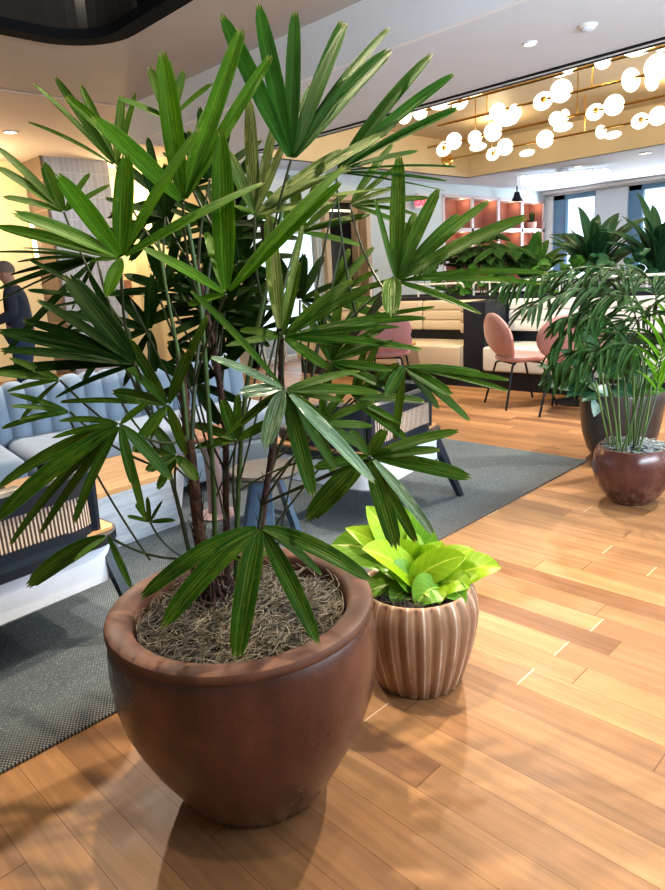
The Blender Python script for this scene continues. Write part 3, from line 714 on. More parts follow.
def lounge_chair(name, label, loc, rz):
    t = thing(name, label, 'armchair', loc, rz, 'cane back lounge chairs on the rug')
    W2, D2 = 0.38, 0.36
    sh = MB(); po = rrect(-W2, -D2, W2, D2, 0.10, 8); pi = rrect(-W2 + .03, -D2 + .03, W2 - .03, D2 - .03, 0.08, 8)
    n = len(po)
    lay = [(pi, 0.205), (po, 0.225), (po, 0.36), (pi, 0.372)]
    sh.add([(x, y, z) for pl, z in lay for x, y in pl], [[k * n + i, k * n + (i + 1) % n, (k + 1) * n + (i + 1) % n, (k + 1) * n + i] for k in range(3) for i in range(n)] + [list(range(n))[::-1], [3 * n + i for i in range(n)]])
    build('upholstered_shell', sh, MT['white_shell'], t)
    build('seat_frame', MB().prism(rrect(-.40, -.385, .40, .37, .13, 8), 0.372, 0.405), MT['blue_black'], t)
    build('seat_rim', MB().prism(rrect(-.378, -.335, .378, .35, .04, 8), 0.4055, 0.416), MT['oak_top'], t, label='natural oak rim')
    cu = MB(); cu.box((0, 0.02, 0.455), (0.62, 0.60, 0.085), 0.035, seg=4)
    build('seat_cushion', cu, MT['stool_top'], t)
    path = [Vector((x, y, 0)) for x, y in rrect(-.355, -.345, .355, .345, .15, 10)]
    seg = [p for p in path if True]
    left = [Vector((-.355, .16, 0)), Vector((-.355, .0, 0))] + seg[22:33] + seg[33:44] + [Vector((.355, 0, 0)), Vector((.355, .16, 0))]
    cum = [0]
    for a, b in zip(left, left[1:]): cum.append(cum[-1] + (b - a).length)
    tot = cum[-1]
    def strip(s0, s1, z0, z1, m=40):
        rows = [[], []]; uv = [[], []]
        for i in range(m + 1):
            s = s0 + (s1 - s0) * i / m
            k = max(j for j in range(len(cum)) if cum[j] <= s + 1e-9); k = min(k, len(cum) - 2)
            p = left[k].lerp(left[k + 1], (s - cum[k]) / max(1e-9, cum[k + 1] - cum[k]))
            for q, z in ((0, z0), (1, z1)): rows[q].append((p.x, p.y, z)); uv[q].append((s, z))
        return MB().grid(rows, uv[0] + uv[1])
    def pt(s, z):
        k = max(j for j in range(len(cum)) if cum[j] <= s + 1e-9); k = min(k, len(cum) - 2)
        p = left[k].lerp(left[k + 1], (s - cum[k]) / max(1e-9, cum[k + 1] - cum[k])); return Vector((p.x, p.y, z))
    build('lower_rail', strip(0, tot, .404, .455, 60), MT['blue_black'], t)
    build('cane_panel', strip(tot * .3, tot * .7, 0.45, 0.585), MT['cane'], t, label='woven tan cane back panel')
    for a, b in ((0.0, .3), (.7, 1.0)): build('mesh_panel', strip(tot * a, tot * b, 0.45, 0.585), MT['dark_mesh'], t, label='dark woven side panel')
    rp = [pt(tot * i / 60, 0.62 - 0.06 * max(0, abs(i / 30 - 1) - .75) * 4) for i in range(61)]
    rl = MB(); n = 8
    rows = []
    for i, p in enumerate(rp):
        tg = (rp[min(i + 1, 60)] - rp[max(i - 1, 0)]).normalized(); sd = tg.cross(Vector((0, 0, 1))).normalized()
        rows.append([p + sd * a + Vector((0, 0, b)) for a, b in ((-.018, -.045), (.018, -.045), (.022, .03), (.010, .042), (-.010, .042), (-.022, .03), (-.018, -.045))])
    rl.grid(rows); rl.add(rows[0][:6], [[0, 1, 2, 3, 4, 5]]); rl.add(rows[-1][:6], [[5, 4, 3, 2, 1, 0]])
    build('top_rail', rl, MT['blue_black'], t)
    for s in (.3, .7, .02, .98):
        p = pt(tot * s, 0)
        build('back_post', MB().tube([(p.x, p.y, 0.40), (p.x, p.y, 0.5), (p.x, p.y, 0.61)], [.02, .024, .028], 8), MT['blue_black'], t)
    for sx in (-1, 1):
        for sy in (-1, 1):
            lg = MB(); a = Vector((sx * .33, sy * .31, .375)); b = Vector((sx * .35, sy * .48, 0))
            vs = []
            for p, w in ((a, .034), (b, .02)): vs += [(p.x - w, p.y - w * .7, p.z), (p.x + w, p.y - w * .7, p.z), (p.x + w, p.y + w * .7, p.z), (p.x - w, p.y + w * .7, p.z)]
            lg.add(vs, [[3, 2, 1, 0], [4, 5, 6, 7]] + [[i, (i + 1) % 4, 4 + (i + 1) % 4, 4 + i] for i in range(4)])
            build('leg', lg, MT['blue_black'], t, smooth=False)
    return t
lcL = lounge_chair('lounge_chair', 'cane back lounge chair with white shell before the blue sofa, cut by the left edge', (0.665, 2.60, RUG), math.radians(4))
lcR = dup(lcL, (2.66, 2.52, RUG), math.radians(9), 'cane back lounge chair with white shell right of the big palm stems')
# sofa
SX, SY = 1.62, 4.2
t = thing('channel_sofa', 'long blue-grey channel tufted sofa behind the coffee table', 'sofa', (SX, SY - .02, RUG), math.radians(-7))
HW = 1.42
bk = MB(); rows = []
prof = [(0.0, .22), (0.0, .40), (-.005, .56), (0.01, .68), (.035, .735), (.09, .755), (.15, .74), (.18, .69), (.19, .5), (.19, .22)]
NXS = 24 * 8
for i in range(NXS + 1):
    u = i / NXS; x = -HW + 2 * HW * u; b = 0.036 * (abs(math.sin(PI * u * 24)) ** 0.55)
    rows.append([(x, y - (b if k < 5 else (b * .3 if k < 7 else 0)), z + (b * .6 if 3 < k < 7 else 0)) for k, (y, z) in enumerate(prof)])
bk.grid(rows)
bk.add(rows[0], [list(range(10))]); bk.add(rows[-1], [list(range(10))[::-1]])
build('backrest', bk, MT['blue_fabric'], t, angle=1.2)
build('base', MB().box((0, -.24, .155), (2 * HW, .80, .19), .03, seg=3), MT['blue_fabric'], t)
for x0, x1 in ((-1.41, -.31), (-.29, .72), (.74, 1.41)):
    c = MB(); c.box(((x0 + x1) / 2, -.31, .345), (x1 - x0, .62, .20), .07, seg=5)
    build('seat_cushion', c, MT['tan_top'], t)
for x in (-1.3, 1.3):
    for y in (-.55, .1): build('foot', MB().tube([(x, y, 0), (x, y, .08)], [.02, .028], 10), MT['steel'], t)
# coffee table (leaning slab sides)
W = WB('coffee_table', 'block coffee table with limed oak sides and warm oak top', 'table', (1.5, 3.2, RUG))
top = [(1.04, 2.87), (1.68, 2.90), (1.90, 3.11), (1.84, 3.46), (1.04, 3.50)]
bot = [(1.16, 3.06), (1.80, 3.09), (1.84, 3.14), (1.80, 3.40), (1.16, 3.42)]
n = 5; bd = MB().add([(x, y, RUG) for x, y in bot] + [(x, y, .355) for x, y in top], [list(range(n))[::-1], [n + i for i in range(n)]] + [[i, (i + 1) % n, n + (i + 1) % n, n + i] for i in range(n)])
W.part('base', bd, MT['oak_white'], smooth=False, label='pale limed oak slab sides')
W.part('tabletop', MB().prism([(x * 1.0, y) for x, y in top], .355, .38), MT['oak_top'], smooth=False)
# round side table
ct = (2.02, 3.03)
W = WB('side_table', 'small round reddish wood side table on mauve pedestal behind the palm stems', 'table', (*ct, RUG))
W.part('tabletop', MB().lathe([(.0005, .475), (.165, .475), (.182, .485), (.182, .5), (.172, .508), (.0005, .508)], (*ct, 0), 40), MT['walnut'])
W.part('pedestal', MB().lathe([(.06, RUG + .01), (.05, .06), (.043, .25), (.05, .475)], (*ct, 0), 28), MT['mauve'])
W.part('foot', MB().lathe([(.0005, RUG), (.11, RUG), (.115, RUG + .012), (.06, RUG + .025), (.0005, RUG + .025)], (*ct, 0), 36), MT['mauve'])
# stool table with flat slate legs
cs = (1.915, 2.43)
W = WB('stool_table', 'low round taupe stool table on flat slate legs behind the big pot', 'table', (*cs, RUG))
W.part('tabletop', MB().lathe([(.0005, .375), (.10, .378), (.165, .395), (.178, .41), (.172, .422), (.15, .426), (.0005, .426)], (*cs, 0), 44), MT['stool_top'])
for k, a in enumerate((-20, 100, 220)):
    g = math.radians(a); u = Vector((math.cos(g), math.sin(g), 0)); v = Vector((-u.y, u.x, 0)); c = Vector((*cs, 0))
    pts = []
    for z, r0, wd in ((.38, .06, .035), (RUG, .15, .055)):
        for th in (-.012, .012):
            for s in (-1, 1): pts.append(c + u * (r0 + th) + v * wd * s + Vector((0, 0, z)))
    W.part('leg', MB().add(pts, [[0, 1, 3, 2], [4, 6, 7, 5], [0, 4, 5, 1], [2, 3, 7, 6], [0, 2, 6, 4], [1, 5, 7, 3]]), MT['stool_leg'], smooth=False)

# ------------------------------------------------------------------ booths, planter ledge, rails
def channels(mb, x, y0, y1, z0, z1, k=3, seg=0.95, dx=0.1):
    L = y1 - y0; ns = max(1, round(L / seg)); h = (z1 - z0) / k
    for i in range(ns):
        for j in range(k):
            mb.box((x + dx / 2, y0 + L * (i + .5) / ns, z0 + h * (j + .5)), (dx, L / ns - .006, h + .004), .042, seg=3)
def booth(label, y0, y1, mat, wing):
    W = WB('booth_seat', label, 'bench', (6.5, (y0 + y1) / 2, 0), 'cream channel back booth seats')
    W.part('plinth', MB().box((6.55, (y0 + y1) / 2, .10), (.6, y1 - y0, .20)), MT['navy'])
    st = MB(); L = y1 - y0; ns = max(1, round(L / 1.9))
    for i in range(ns): st.box((6.5, y0 + L * (i + .5) / ns, .33), (.66, L / ns - .006, .26), .035, seg=3)
    W.part('seat', st, mat)
    W.part('back_panel', MB().box((6.83, (y0 + y1) / 2, .46), (.06, L, .92)), MT['navy'])
    b = MB(); channels(b, 6.69, y0, y1, .58, .93)
    if wing:
        for j in range(3): b.box((6.52, y0 + .06, .58 + .35 / 3 * (j + .5)), (.36, .11, .35 / 3 + .004), .045, seg=3)
    W.part('backrest', b, mat)
    return W
booth('cream booth seat left of the dark partition, behind the lilac-pink chair', 4.2, 6.9, MT['cream'], True)
booth('pale cream booth seat right of the dark partition, behind the coral-pink chairs', -0.6, 3.91, MT['cream_cool'], False)
t = tag(build('booth_partition', MB().box((6.55, 4.055, .465), (.60, .28, .93), .006), MT['navy'], smooth=False), 'dark upright partition between the two cream booth seats', 'partition')
W = WB('planter_box', 'long dark planter ledge filled with plants behind the booth seats', 'planter', (7.28, 3.1, 0))
W.part('body', MB().box((7.28, 3.1, .45), (.82, 7.8, .90)), MT['navy'], smooth=False)
rm = MB()
for x in (6.90, 7.66): rm.box((x, 3.1, .935), (.07, 7.8, .07), .006)
for y in (-.77, 6.97): rm.box((7.28, y, .935), (.82, .07, .07), .006)
W.part('rim', rm, MT['navy'])
W.part('soil', MB().box((7.28, 3.1, .91), (.70, 7.7, .03)), MT['soil'])
def rail(label, y0, y1, posts):
    W = WB('guard_rail', label, 'rail', (6.9, (y0 + y1) / 2, .97), 'white tube rails on the planter ledge')
    z0, z1, r = .965, 1.12, .014
    pts = [Vector((6.9, y0, z0)), Vector((6.9, y0, z1 - .05))] + [Vector((6.9, y0 + .05 * (1 - math.cos(a)), z1 - .05 + .05 * math.sin(a))) for a in (.4, .8, 1.2, 1.57)]
    pts += [Vector((6.9, y1 - .05 * (1 - math.cos(a)), z1 - .05 + .05 * math.sin(a))) for a in (1.57, 1.2, .8, .4)] + [Vector((6.9, y1, z1 - .05)), Vector((6.9, y1, z0))]
    W.part('tube', MB().tube(pts, r, 8), MT['white_metal'])
    for y in posts: W.part('post', MB().tube([(6.9, y, z0), (6.9, y, z1)], .01, 8), MT['white_metal'])
rail('short white tube rail above the dark partition', 4.12, 4.48, (4.26,))
rail('long white tube rail above the right booth back', 0.3, 4.04, (3.4, 2.5, 1.5))
rail('white tube rail above the left booth back', 4.62, 6.8, (5.3, 6.1))
# cafe table in the right booth
W = WB('cafe_table', 'round pale table top between the coral-pink chair and the right booth', 'table', (5.97, 2.72, 0))
W.part('tabletop', MB().lathe([(.0005, .715), (.33, .715), (.35, .727), (.345, .742), (.0005, .742)], (5.97, 2.72, 0), 44), simple('pale_terrazzo', (.70, .66, .60), .4))
W.part('pedestal', MB().tube([(5.97, 2.72, .03), (5.97, 2.72, .715)], .03, 14), MT['steel'])
W.part('base', MB().lathe([(.0005, 0), (.22, 0), (.22, .012), (.03, .035), (.0005, .035)], (5.97, 2.72, 0), 36), MT['steel'])

# ------------------------------------------------------------------ pink shell chairs
def pad(cx, fn, nr=9, nt=36):
    """closed padded disc; fn(r,theta,side)->point"""
    mb = MB()
    for side in (-1, 1):
        rows = [[fn(i / nr, 2 * PI * j / nt, side) for j in range(nt + 1)] for i in range(nr + 1)]
        mb.grid(rows)
    rows = [[fn(1.0, 2 * PI * j / nt, s) for j in range(nt + 1)] for s in (-1, 1)]
    mb.grid(rows); return mb
def shell_chair(name, label, loc, rz, mat, sq=0.0):
    t = thing(name, label, 'chair', loc, rz, 'pink shell chairs by the booths')
    def back(r, a, s):
        x = .285 * r * math.cos(a) * (1 + sq * abs(math.sin(2 * a))); zz = r * math.sin(a) * (1 + sq * abs(math.sin(2 * a)))
        x *= 1.0 - .10 * zz * zz - .05 * (1 - zz) * .5
        z = .655 + .225 * zz
        th = .024 * math.sqrt(max(0, 1 - r ** 5)) + .010
        y = -.20 - .17 * (z - .45) + .42 * x * x + .10 * max(0, -zz) ** 2 * r
        return Vector((x, y + s * th, z))
    def seat(r, a, s):
        x = .25 * r * math.cos(a); y = .02 + .235 * r * math.sin(a)
        z = .445 + .30 * x * x * (1 if y < .1 else .4) + .10 * max(0, -y - .08)
        th = .024 * math.sqrt(max(0, 1 - r ** 5)) + .010
        return Vector((x, y, z + s * th))
    build('backrest', pad(0, back), mat, t, angle=1.0); build('seat', pad(0, seat), mat, t, angle=1.0)
    for sx in (-1, 1):
        for sy in (-1, 1):
            build('leg', MB().tube([(sx * .06, sy * .05, .418), (sx * .15, sy * .12 , .412), (sx * .175, sy * .15, .395), (sx * .235, sy * (.27 if sy > 0 else .24), .0)], .0105, 8), MT['steel'], t)
    build('seat_frame', MB().tube([(-.16, -.12, .412), (.16, -.12, .412)], .009, 8).tube([(-.16, .12, .412), (.16, .12, .412)], .009, 8), MT['steel'], t)
    return t
pc1 = shell_chair('shell_chair', 'coral-pink velvet shell chair in profile before the dark partition', (5.64, 3.17, 0), math.radians(-124), MT['pink'])
pc3 = dup(pc1, (5.50, 2.56, 0), math.radians(-75), 'coral-pink velvet shell chair half hidden behind the potted palm fronds')
pc2 = shell_chair('shell_chair', 'lilac-pink velvet chair seen from behind before the left booth', (5.50, 4.66, 0), math.radians(-60), MT['pink_lilac'], .2)
tq = at(398, 350, 7.64)
W = WB('low_table', 'low round oak table on a pale pedestal just beyond the lilac-pink chair', 'table', (tq.x, tq.y, 0))
W.part('tabletop', MB().lathe([(.0005, .475), (.19, .475), (.21, .487), (.205, .502), (.0005, .502)], (tq.x, tq.y, 0), 44), MT['oak_top'])
W.part('pedestal', MB().tube([(tq.x, tq.y, .03), (tq.x, tq.y, .475)], .028, 14), MT['white_metal'])
W.part('base', MB().lathe([(.0005, 0), (.13, 0), (.13, .012), (.03, .035), (.0005, .035)], (tq.x, tq.y, 0), 36), MT['steel'])

# ------------------------------------------------------------------ the man at the left edge
pm = at(18, 330, 7.05)
per = thing('person', 'person with grey hair in dark sweater and jeans standing at the left edge', 'person', (pm.x, pm.y, 0), math.radians(62)); per.scale = (.965, .965, .965)
def skin_obj(name, nodes, links, mat, parent, root=0, lev=2):
    me = bpy.data.meshes.new(name); me.from_pydata([n[0] for n in nodes], links, []); me.materials.append(mat)
    o = bpy.data.objects.new(name, me); COL.objects.link(o); o.parent = parent
    md = o.modifiers.new('Skin', 'SKIN'); md.use_smooth_shade = True; md.branch_smoothing = 0.6
    if not me.skin_vertices: me.skin_vertices.new(name='')
    for i, n in enumerate(nodes):
        r = n[1] if isinstance(n[1], tuple) else (n[1], n[1]); me.skin_vertices[0].data[i].radius = r; me.skin_vertices[0].data[i].use_root = (i == root)
    sb = o.modifiers.new('Sub', 'SUBSURF'); sb.levels = lev; sb.render_levels = lev
    return o
# body, facing +y: pelvis 0, spine, neck, head, arms, legs; left forearm raised forward
J = [((0, 0, .93), (.14, .11)), ((0, .01, 1.12), (.145, .105)), ((0, .0, 1.32), (.16, .105)), ((0, -.01, 1.44), (.10, .08)), ((0, .0, 1.51), .055), ((0, .03, 1.56), (.082, .098)), ((0, .035, 1.645), (.073, .09)),
     ((-.18, -.01, 1.41), .058), ((-.235, -.03, 1.17), .045), ((-.19, .19, 1.08), .036), ((-.15, .30, 1.11), .026),
     ((.18, -.01, 1.41), .058), ((.235, -.03, 1.17), .045), ((.17, .19, 1.10), .036), ((.12, .30, 1.14), .026),
     ((-.09, 0, .86), .088), ((-.105, .02, .49), .058), ((-.11, -.02, .10), .042), ((-.11, .12, .035), .036),
     ((.09, 0, .86), .088), ((.10, .03, .49), .058), ((.11, .0, .10), .042), ((.115, .14, .035), .036)]
Lk = [(0, 1), (1, 2), (2, 3), (3, 4), (4, 5), (5, 6), (2, 7), (7, 8), (8, 9), (9, 10), (2, 11), (11, 12), (12, 13), (13, 14), (0, 15), (15, 16), (16, 17), (17, 18), (0, 19), (19, 20), (20, 21), (21, 22)]
for sx, wrist in ((-1, 10), (1, 14)):       # hands: palm, four fingers, thumb
    w = Vector(J[wrist][0]); palm = w + Vector((-sx * .02 * -1, .07, .01)); J.append((tuple(palm), (.034, .018))); pi = len(J) - 1; Lk.append((wrist, pi))
    for k in range(4):
        b = palm + Vector(((k - 1.5) * .02, .035, 0)); c = b + Vector((0, .03, -.012)); e = c + Vector((0, .018 + .006 * (k in (1, 2)), -.022))
        i0 = len(J); J += [(tuple(b), .0095), (tuple(c), .009), (tuple(e), .0075)]; Lk += [(pi, i0), (i0, i0 + 1), (i0 + 1, i0 + 2)]
    b = palm + Vector((-sx * .034, 0.0, .012)); e = b + Vector((-sx * .012, .035, .014)); i0 = len(J); J += [(tuple(b), .011), (tuple(e), .009)]; Lk += [(pi, i0), (i0, i0 + 1)]
skin_obj('body', J, Lk, MT['skin'], per)
fc = MB()
fc.sphere((0, .128, 1.615), .016, 10, 8, (.8, 1.1, 1.3)); fc.sphere((-.078, .03, 1.615), .026, 10, 8, (.35, .7, 1.1)); fc.sphere((.078, .03, 1.615), .026, 10, 8, (.35, .7, 1.1))
build('nose_and_ears', fc, MT['skin'], per)
ey = MB()
for x in (-.03, .03): ey.sphere((x, .108, 1.65), .011, 10, 8)
build('eyes', ey, MT['black'], per); build('mouth', MB().sphere((0, .115, 1.57), .02, 10, 6, (1.1, .4, .25)), MT['pink_paint'], per)
hr = MB(); rows = []
for i in range(9):
    th = PI * .60 * i / 8; row = []
    for j in range(25):
        a = 2 * PI * j / 24; th2 = th * (0.72 if math.sin(a) > .3 else 1.0)
        row.append((.083 * math.sin(th2) * math.cos(a), .028 + .104 * math.sin(th2) * math.sin(a), 1.665 + .098 * math.cos(th2)))
    rows.append(row)
hr.grid(rows); build('hair', hr, MT['hair'], per, angle=0)
for ch in per.children:
    if ch.name.split('.')[0] in ('hair', 'eyes', 'mouth', 'nose_and_ears'): ch.location = (0, 0, -.045)
S = [((0, -.03, .80), (.19, .17)), ((0, -.03, 1.12), (.19, .18)), ((0, -.04, 1.32), (.20, .165)), ((0, -.03, 1.45), (.115, .10)),
     ((-.19, -.01, 1.41), .074), ((-.245, -.03, 1.17), .062), ((-.19, .18, 1.085), .05), ((.19, -.01, 1.41), .074), ((.245, -.03, 1.17), .062), ((.175, .18, 1.105), .05)]
skin_obj('sweater', S, [(0, 1), (1, 2), (2, 3), (2, 4), (4, 5), (5, 6), (2, 7), (7, 8), (8, 9)], MT['sweater'], per)
Jn = [((0, -.03, 1.02), (.16, .14)), ((-.09, -.03, .84), .128), ((-.105, .02, .49), .076), ((-.11, -.02, .07), .062), ((.09, -.03, .84), .128), ((.10, .03, .49), .086), ((.11, .0, .07), .062)]
skin_obj('jeans', Jn, [(0, 1), (1, 2), (2, 3), (0, 4), (4, 5), (5, 6)], MT['jeans'], per)
for sx, y in ((-1, .05), (1, .07)):
    build('shoe', MB().box((sx * .112, y, .04), (.095, .27, .08), .035, seg=3), MT['shoe'], per)
# ------------------------------------------------------------------ the big lady palm in its glazed pot
PC = Vector((0.88, 1.26, 0))
W = WB('potted_palm', 'tall fan-leaved palm in a big brown glazed pot on the wood floor', 'potted plant', PC)
body = [(.0005, .004), (.172, .0), (.185, .008), (.212, .05), (.243, .105), (.275, .165), (.302, .225), (.321, .28), (.331, .335), (.3345, .38), (.3345, .425), (.331, .465), (.327, .490), (.322, .500)]
W.part('pot', MB().lathe(body, PC, 96), MT['pot_big'])
W.part('pot_rim', MB().lathe([(.321, .498), (.328, .502), (.332, .509), (.332, .518), (.328, .525), (.320, .5285), (.300, .528), (.282, .525), (.272, .519), (.266, .507), (.264, .44)], PC, 96), MT['rim_clay'], label='paler worn clay rim')
W.part('soil', soil_mb(PC, .267, .462, .03, random.Random(5)), MT['soil'])
W.part('moss', moss_mb(PC, .265, .470, 1300, .0012, .22, .034, random.Random(2)), MT['moss'], label='tangled grey moss over the soil')
rt = MB(); rg = random.Random(4)
bx_ = on_z(216, 606, .49)
for i in range(60):
    a = rg.uniform(0, 2 * PI); r = rg.uniform(.03, .075); b = Vector((bx_.x, bx_.y, .53 + rg.uniform(-.02, .05)))
    rt.tube([b, b + Vector((math.cos(a) * r * .6, math.sin(a) * r * .6, 0)), b + Vector((math.cos(a) * r, math.sin(a) * r, -.05))], [.004, .003, .001], 4)
W.part('root_fibre', rt, MT['bark_dark'])
DEPC = depth_of((PC.x, PC.y, 1.0))
def stem_pts(px, d0, d1, z0=None):
    n = len(px); out = []
    for i, (x, y) in enumerate(px): out.append(at(x, y, d0 + (d1 - d0) * i / (n - 1)))
    return out
def smooth_pts(P, m=5):
    out = []
    for i in range(len(P) - 1):
        p0 = P[max(i - 1, 0)]; p1 = P[i]; p2 = P[i + 1]; p3 = P[min(i + 2, len(P) - 1)]
        for k in range(m):
            t = k / m
            out.append(0.5 * ((2 * p1) + (p2 - p0) * t + (2 * p0 - 5 * p1 + 4 * p2 - p3) * t * t + (3 * p1 - p0 - 3 * p2 + p3) * t ** 3))
    return out + [P[-1]]
g0 = lambda x, y: depth_of(on_z(x, y, .48))
STEMS = []; SOBJ = []
for px, d1, r, mat, lb in (
    ([(208, 606), (198, 520), (190, 450), (184, 395), (181, 365)], 1.55, (.0175, .0075), 'bark', 'thick brown fibrous stem'),
    ([(188, 440), (180, 365), (168, 300), (158, 240)], 1.56, (.0055, .0035), 'stem_green', 'green top of the thick stem'),
    ([(192, 440), (196, 370), (205, 300), (215, 230)], 1.58, (.0055, .0035), 'stem_dark', 'green top of the thick stem'),
    ([(228, 598), (226, 500), (225, 430), (216, 360), (196, 260)], 1.60, (.0095, .006), 'bark_dark', 'slim dark stem'),
    ([(258, 592), (262, 520), (275, 432), (281, 345), (262, 225)], 1.56, (.0105, .006), 'bark_dark', 'slim dark stem leaning right'),
    ([(216, 600), (214, 500), (208, 400), (200, 300), (186, 215)], 1.46, (.0075, .005), 'stem_green', 'thin green stem'),
    ([(236, 596), (238, 500), (246, 390), (268, 280), (289, 175)], 1.52, (.0075, .005), 'stem_green', 'thin green stem'),
    ([(250, 600), (268, 480), (310, 390), (360, 330), (392, 290)], 1.58, (.0055, .004), 'stem_dark', 'thin arching stem'),
    ([(200, 606), (182, 520), (160, 440), (140, 390), (128, 330)], 1.50, (.006, .004), 'stem_dark', 'thin arching stem')):
    P = smooth_pts(stem_pts(px, g0(*px[0]) if px[0][1] > 580 else 1.55, d1)); n = len(P)
    rs = [r[0] + (r[1] - r[0]) * i / (n - 1) + (0.0012 if (i % 3 == 0 and 'bark' in mat) else 0) for i in range(n)]
    SOBJ.append(W.part('stem', MB().tube(P, rs, 10), MT[mat], label=lb)); STEMS.append(P)
rf = random.Random(12)
for q, r0, k in ((0, .016, 150), (3, .0095, 60), (4, .0105, 60)):
    P = STEMS[q]; fb = MB()
    for i in range(k):
        f = rf.random() * (len(P) - 2); j = int(f); p = P[j].lerp(P[j + 1], f - j); a = rf.uniform(0, 2 * PI); o = Vector((math.cos(a), math.sin(a), 0)) * r0 * (1 - .5 * f / len(P))
        fb.tube([p + o * .8, p + o * 1.25 + Vector((0, 0, .018)), p + o * rf.uniform(1.2, 1.9) + Vector((rf.uniform(-.004, .004), rf.uniform(-.004, .004), rf.uniform(.025, .05)))], [.0018, .0014, .0005], 4)
    W.part('bark_fibre', fb, MT['bark_dark'], SOBJ[q])['kind'] = 'stuff'
rg = random.Random(11)
def nearest_on_stems(H):
    best = None
    for P in STEMS:
        for p in P:
            if p.z > H.z - .06 or p.z < .58: continue
            dz = H.z - p.z; hd = math.hypot(H.x - p.x, H.y - p.y)
            c = hd * 1.3 + abs(dz - .22)
            if best is None or c < best[0]: best = (c, p)
    return best[1] if best else STEMS[0][4]
def fan(hx, hy, dep, mat, tips, sag=0.05, facem=0.8, dd=0.06, label=None):
    H = at(hx, hy, dep); mb = MB(); sc = dep / F
    for tp in tips:
        x, y, w = tp[:3]; e = tp[3] if len(tp) > 3 else rg.uniform(-dd, dd)
        T = at(x, y, dep + e)
        d = (T - H)
        fc = -FWD + Vector((0, 0, facem)) + Vector((rg.uniform(-.35, .35), rg.uniform(-.35, .35), rg.uniform(-.2, .2)))
        leaflet(mb, H + d * 0.03, T, .88 * w * sc, sag * (1 if abs(d.z) < d.length * .85 else .3) * rg.uniform(.5, 1.4), fc, n=10, cols=5 if w < 17 else 7, pleat=.07, blunt=rg.uniform(.35, .6), twist=rg.uniform(-.35, .35))
    fr = W.part('frond', mb, MT[mat], label=label, angle=0)
    s = nearest_on_stems(H); m = (s + H) / 2 + Vector((0, 0, -.02)) + (H - s).cross(FWD).normalized() * .02
    W.part('petiole', MB().tube(bez(s, m, H, 8), [.0034] * 4 + [.0028] * 5, 6), MT['stem_dark'], fr)
    return fr
# hub pixel, depth, material, leaflet tips (x, y, width, depth offset)
fan(121, 258, 1.24, 'L_bright', [(126, 153, 25, .03), (56, 174, 22, -.04), (13, 213, 20), (-4, 226, 18), (200, 128, 17, .06), (264, 183, 19, .05), (107, 297, 18, -.05), (88, 262, 10)], label='bright sunlit fan leaf')
fan(183, 203, 1.34, 'L_bright', [(162, 51, 26, .02), (242, 29, 21), (271, 56, 17, .05), (93, 117, 24, -.05), (66, 96, 14, .05), (205, 110, 14, .08)], label='bright sunlit fan leaf')
fan(116, 166, 1.72, 'L_mid', [(33, 83, 8), (55, 77, 11), (80, 84, 11), (28, 122, 5), (122, 95, 11), (136, 92, 10)])
fan(291, 160, 1.42, 'L_deep', [(221, 14, 20), (258, 3, 20), (295, 11, 18), (343, 21, 17, .08), (347, 23, 20), (389, 28, 17, .1), (390, 50, 24), (350, 78, 19), (245, 62, 14, .1), (310, 85, 12, .12)], label='large dark fan leaf at the top of the palm')
fan(336, 172, 1.56, 'L_deep', [(432, 54, 18), (454, 74, 15), (458, 108, 15), (419, 151, 15), (457, 167, 5), (447, 181, 5), (446, 191, 6), (400, 120, 14)])
fan(255, 215, 1.50, 'L_pale', [(249, 97, 17), (275, 122, 12), (228, 150, 14), (212, 126, 12), (310, 172, 12), (352, 168, 13), (388, 132, 18), (397, 188, 13), (342, 150, 14), (335, 203, 10), (290, 130, 12)], label='fan leaf with pale striped underside')
fan(396, 281, 1.52, 'L_mid', [(399, 155, 18, .02), (439, 188, 16), (415, 213, 12, .06), (459, 214, 12, .08), (489, 201, 15), (527, 217, 17, -.06), (548, 273, 10), (541, 284, 9), (481, 314, 11), (375, 199, 7), (380, 215, 6), (440, 262, 9)], label='open fan leaf reaching right across the booths')
fan(393, 277, 1.51, 'L_pale', [(391, 315, 22, -.06)], sag=0.3, label='folded drooping leaf stub')
fan(226, 294, 1.28, 'L_bright', [(221, 130, 27, .03), (140, 247, 15), (345, 166, 19), (341, 182, 16), (188, 305, 10), (206, 232, 12, .1)], label='bright sunlit fan leaf')
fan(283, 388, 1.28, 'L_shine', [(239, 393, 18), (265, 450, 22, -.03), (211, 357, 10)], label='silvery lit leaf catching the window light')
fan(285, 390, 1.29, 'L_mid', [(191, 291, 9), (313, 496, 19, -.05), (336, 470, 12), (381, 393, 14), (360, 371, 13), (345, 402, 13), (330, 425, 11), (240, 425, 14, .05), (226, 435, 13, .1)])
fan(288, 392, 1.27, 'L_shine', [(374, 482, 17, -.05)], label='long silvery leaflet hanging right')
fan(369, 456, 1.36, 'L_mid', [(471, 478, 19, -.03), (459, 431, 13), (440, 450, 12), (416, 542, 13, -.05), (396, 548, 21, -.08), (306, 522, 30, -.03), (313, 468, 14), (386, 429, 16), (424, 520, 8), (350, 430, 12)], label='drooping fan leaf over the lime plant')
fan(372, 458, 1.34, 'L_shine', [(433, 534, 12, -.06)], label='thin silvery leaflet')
fan(404, 366, 1.62, 'L_mid', [(509, 380, 8), (508, 391, 9), (452, 395, 16), (470, 421, 11), (439, 409, 11), (386, 396, 14), (380, 380, 12), (480, 372, 8), (395, 440, 10, .05)])
fan(283, 337, 1.56, 'L_mid', [(353, 280, 16), (370, 288, 14), (400, 327, 13), (422, 350, 12), (426, 318, 11), (435, 307, 8), (226, 346, 11), (240, 330, 12), (300, 262, 10), (345, 345, 15), (330, 370, 14)])
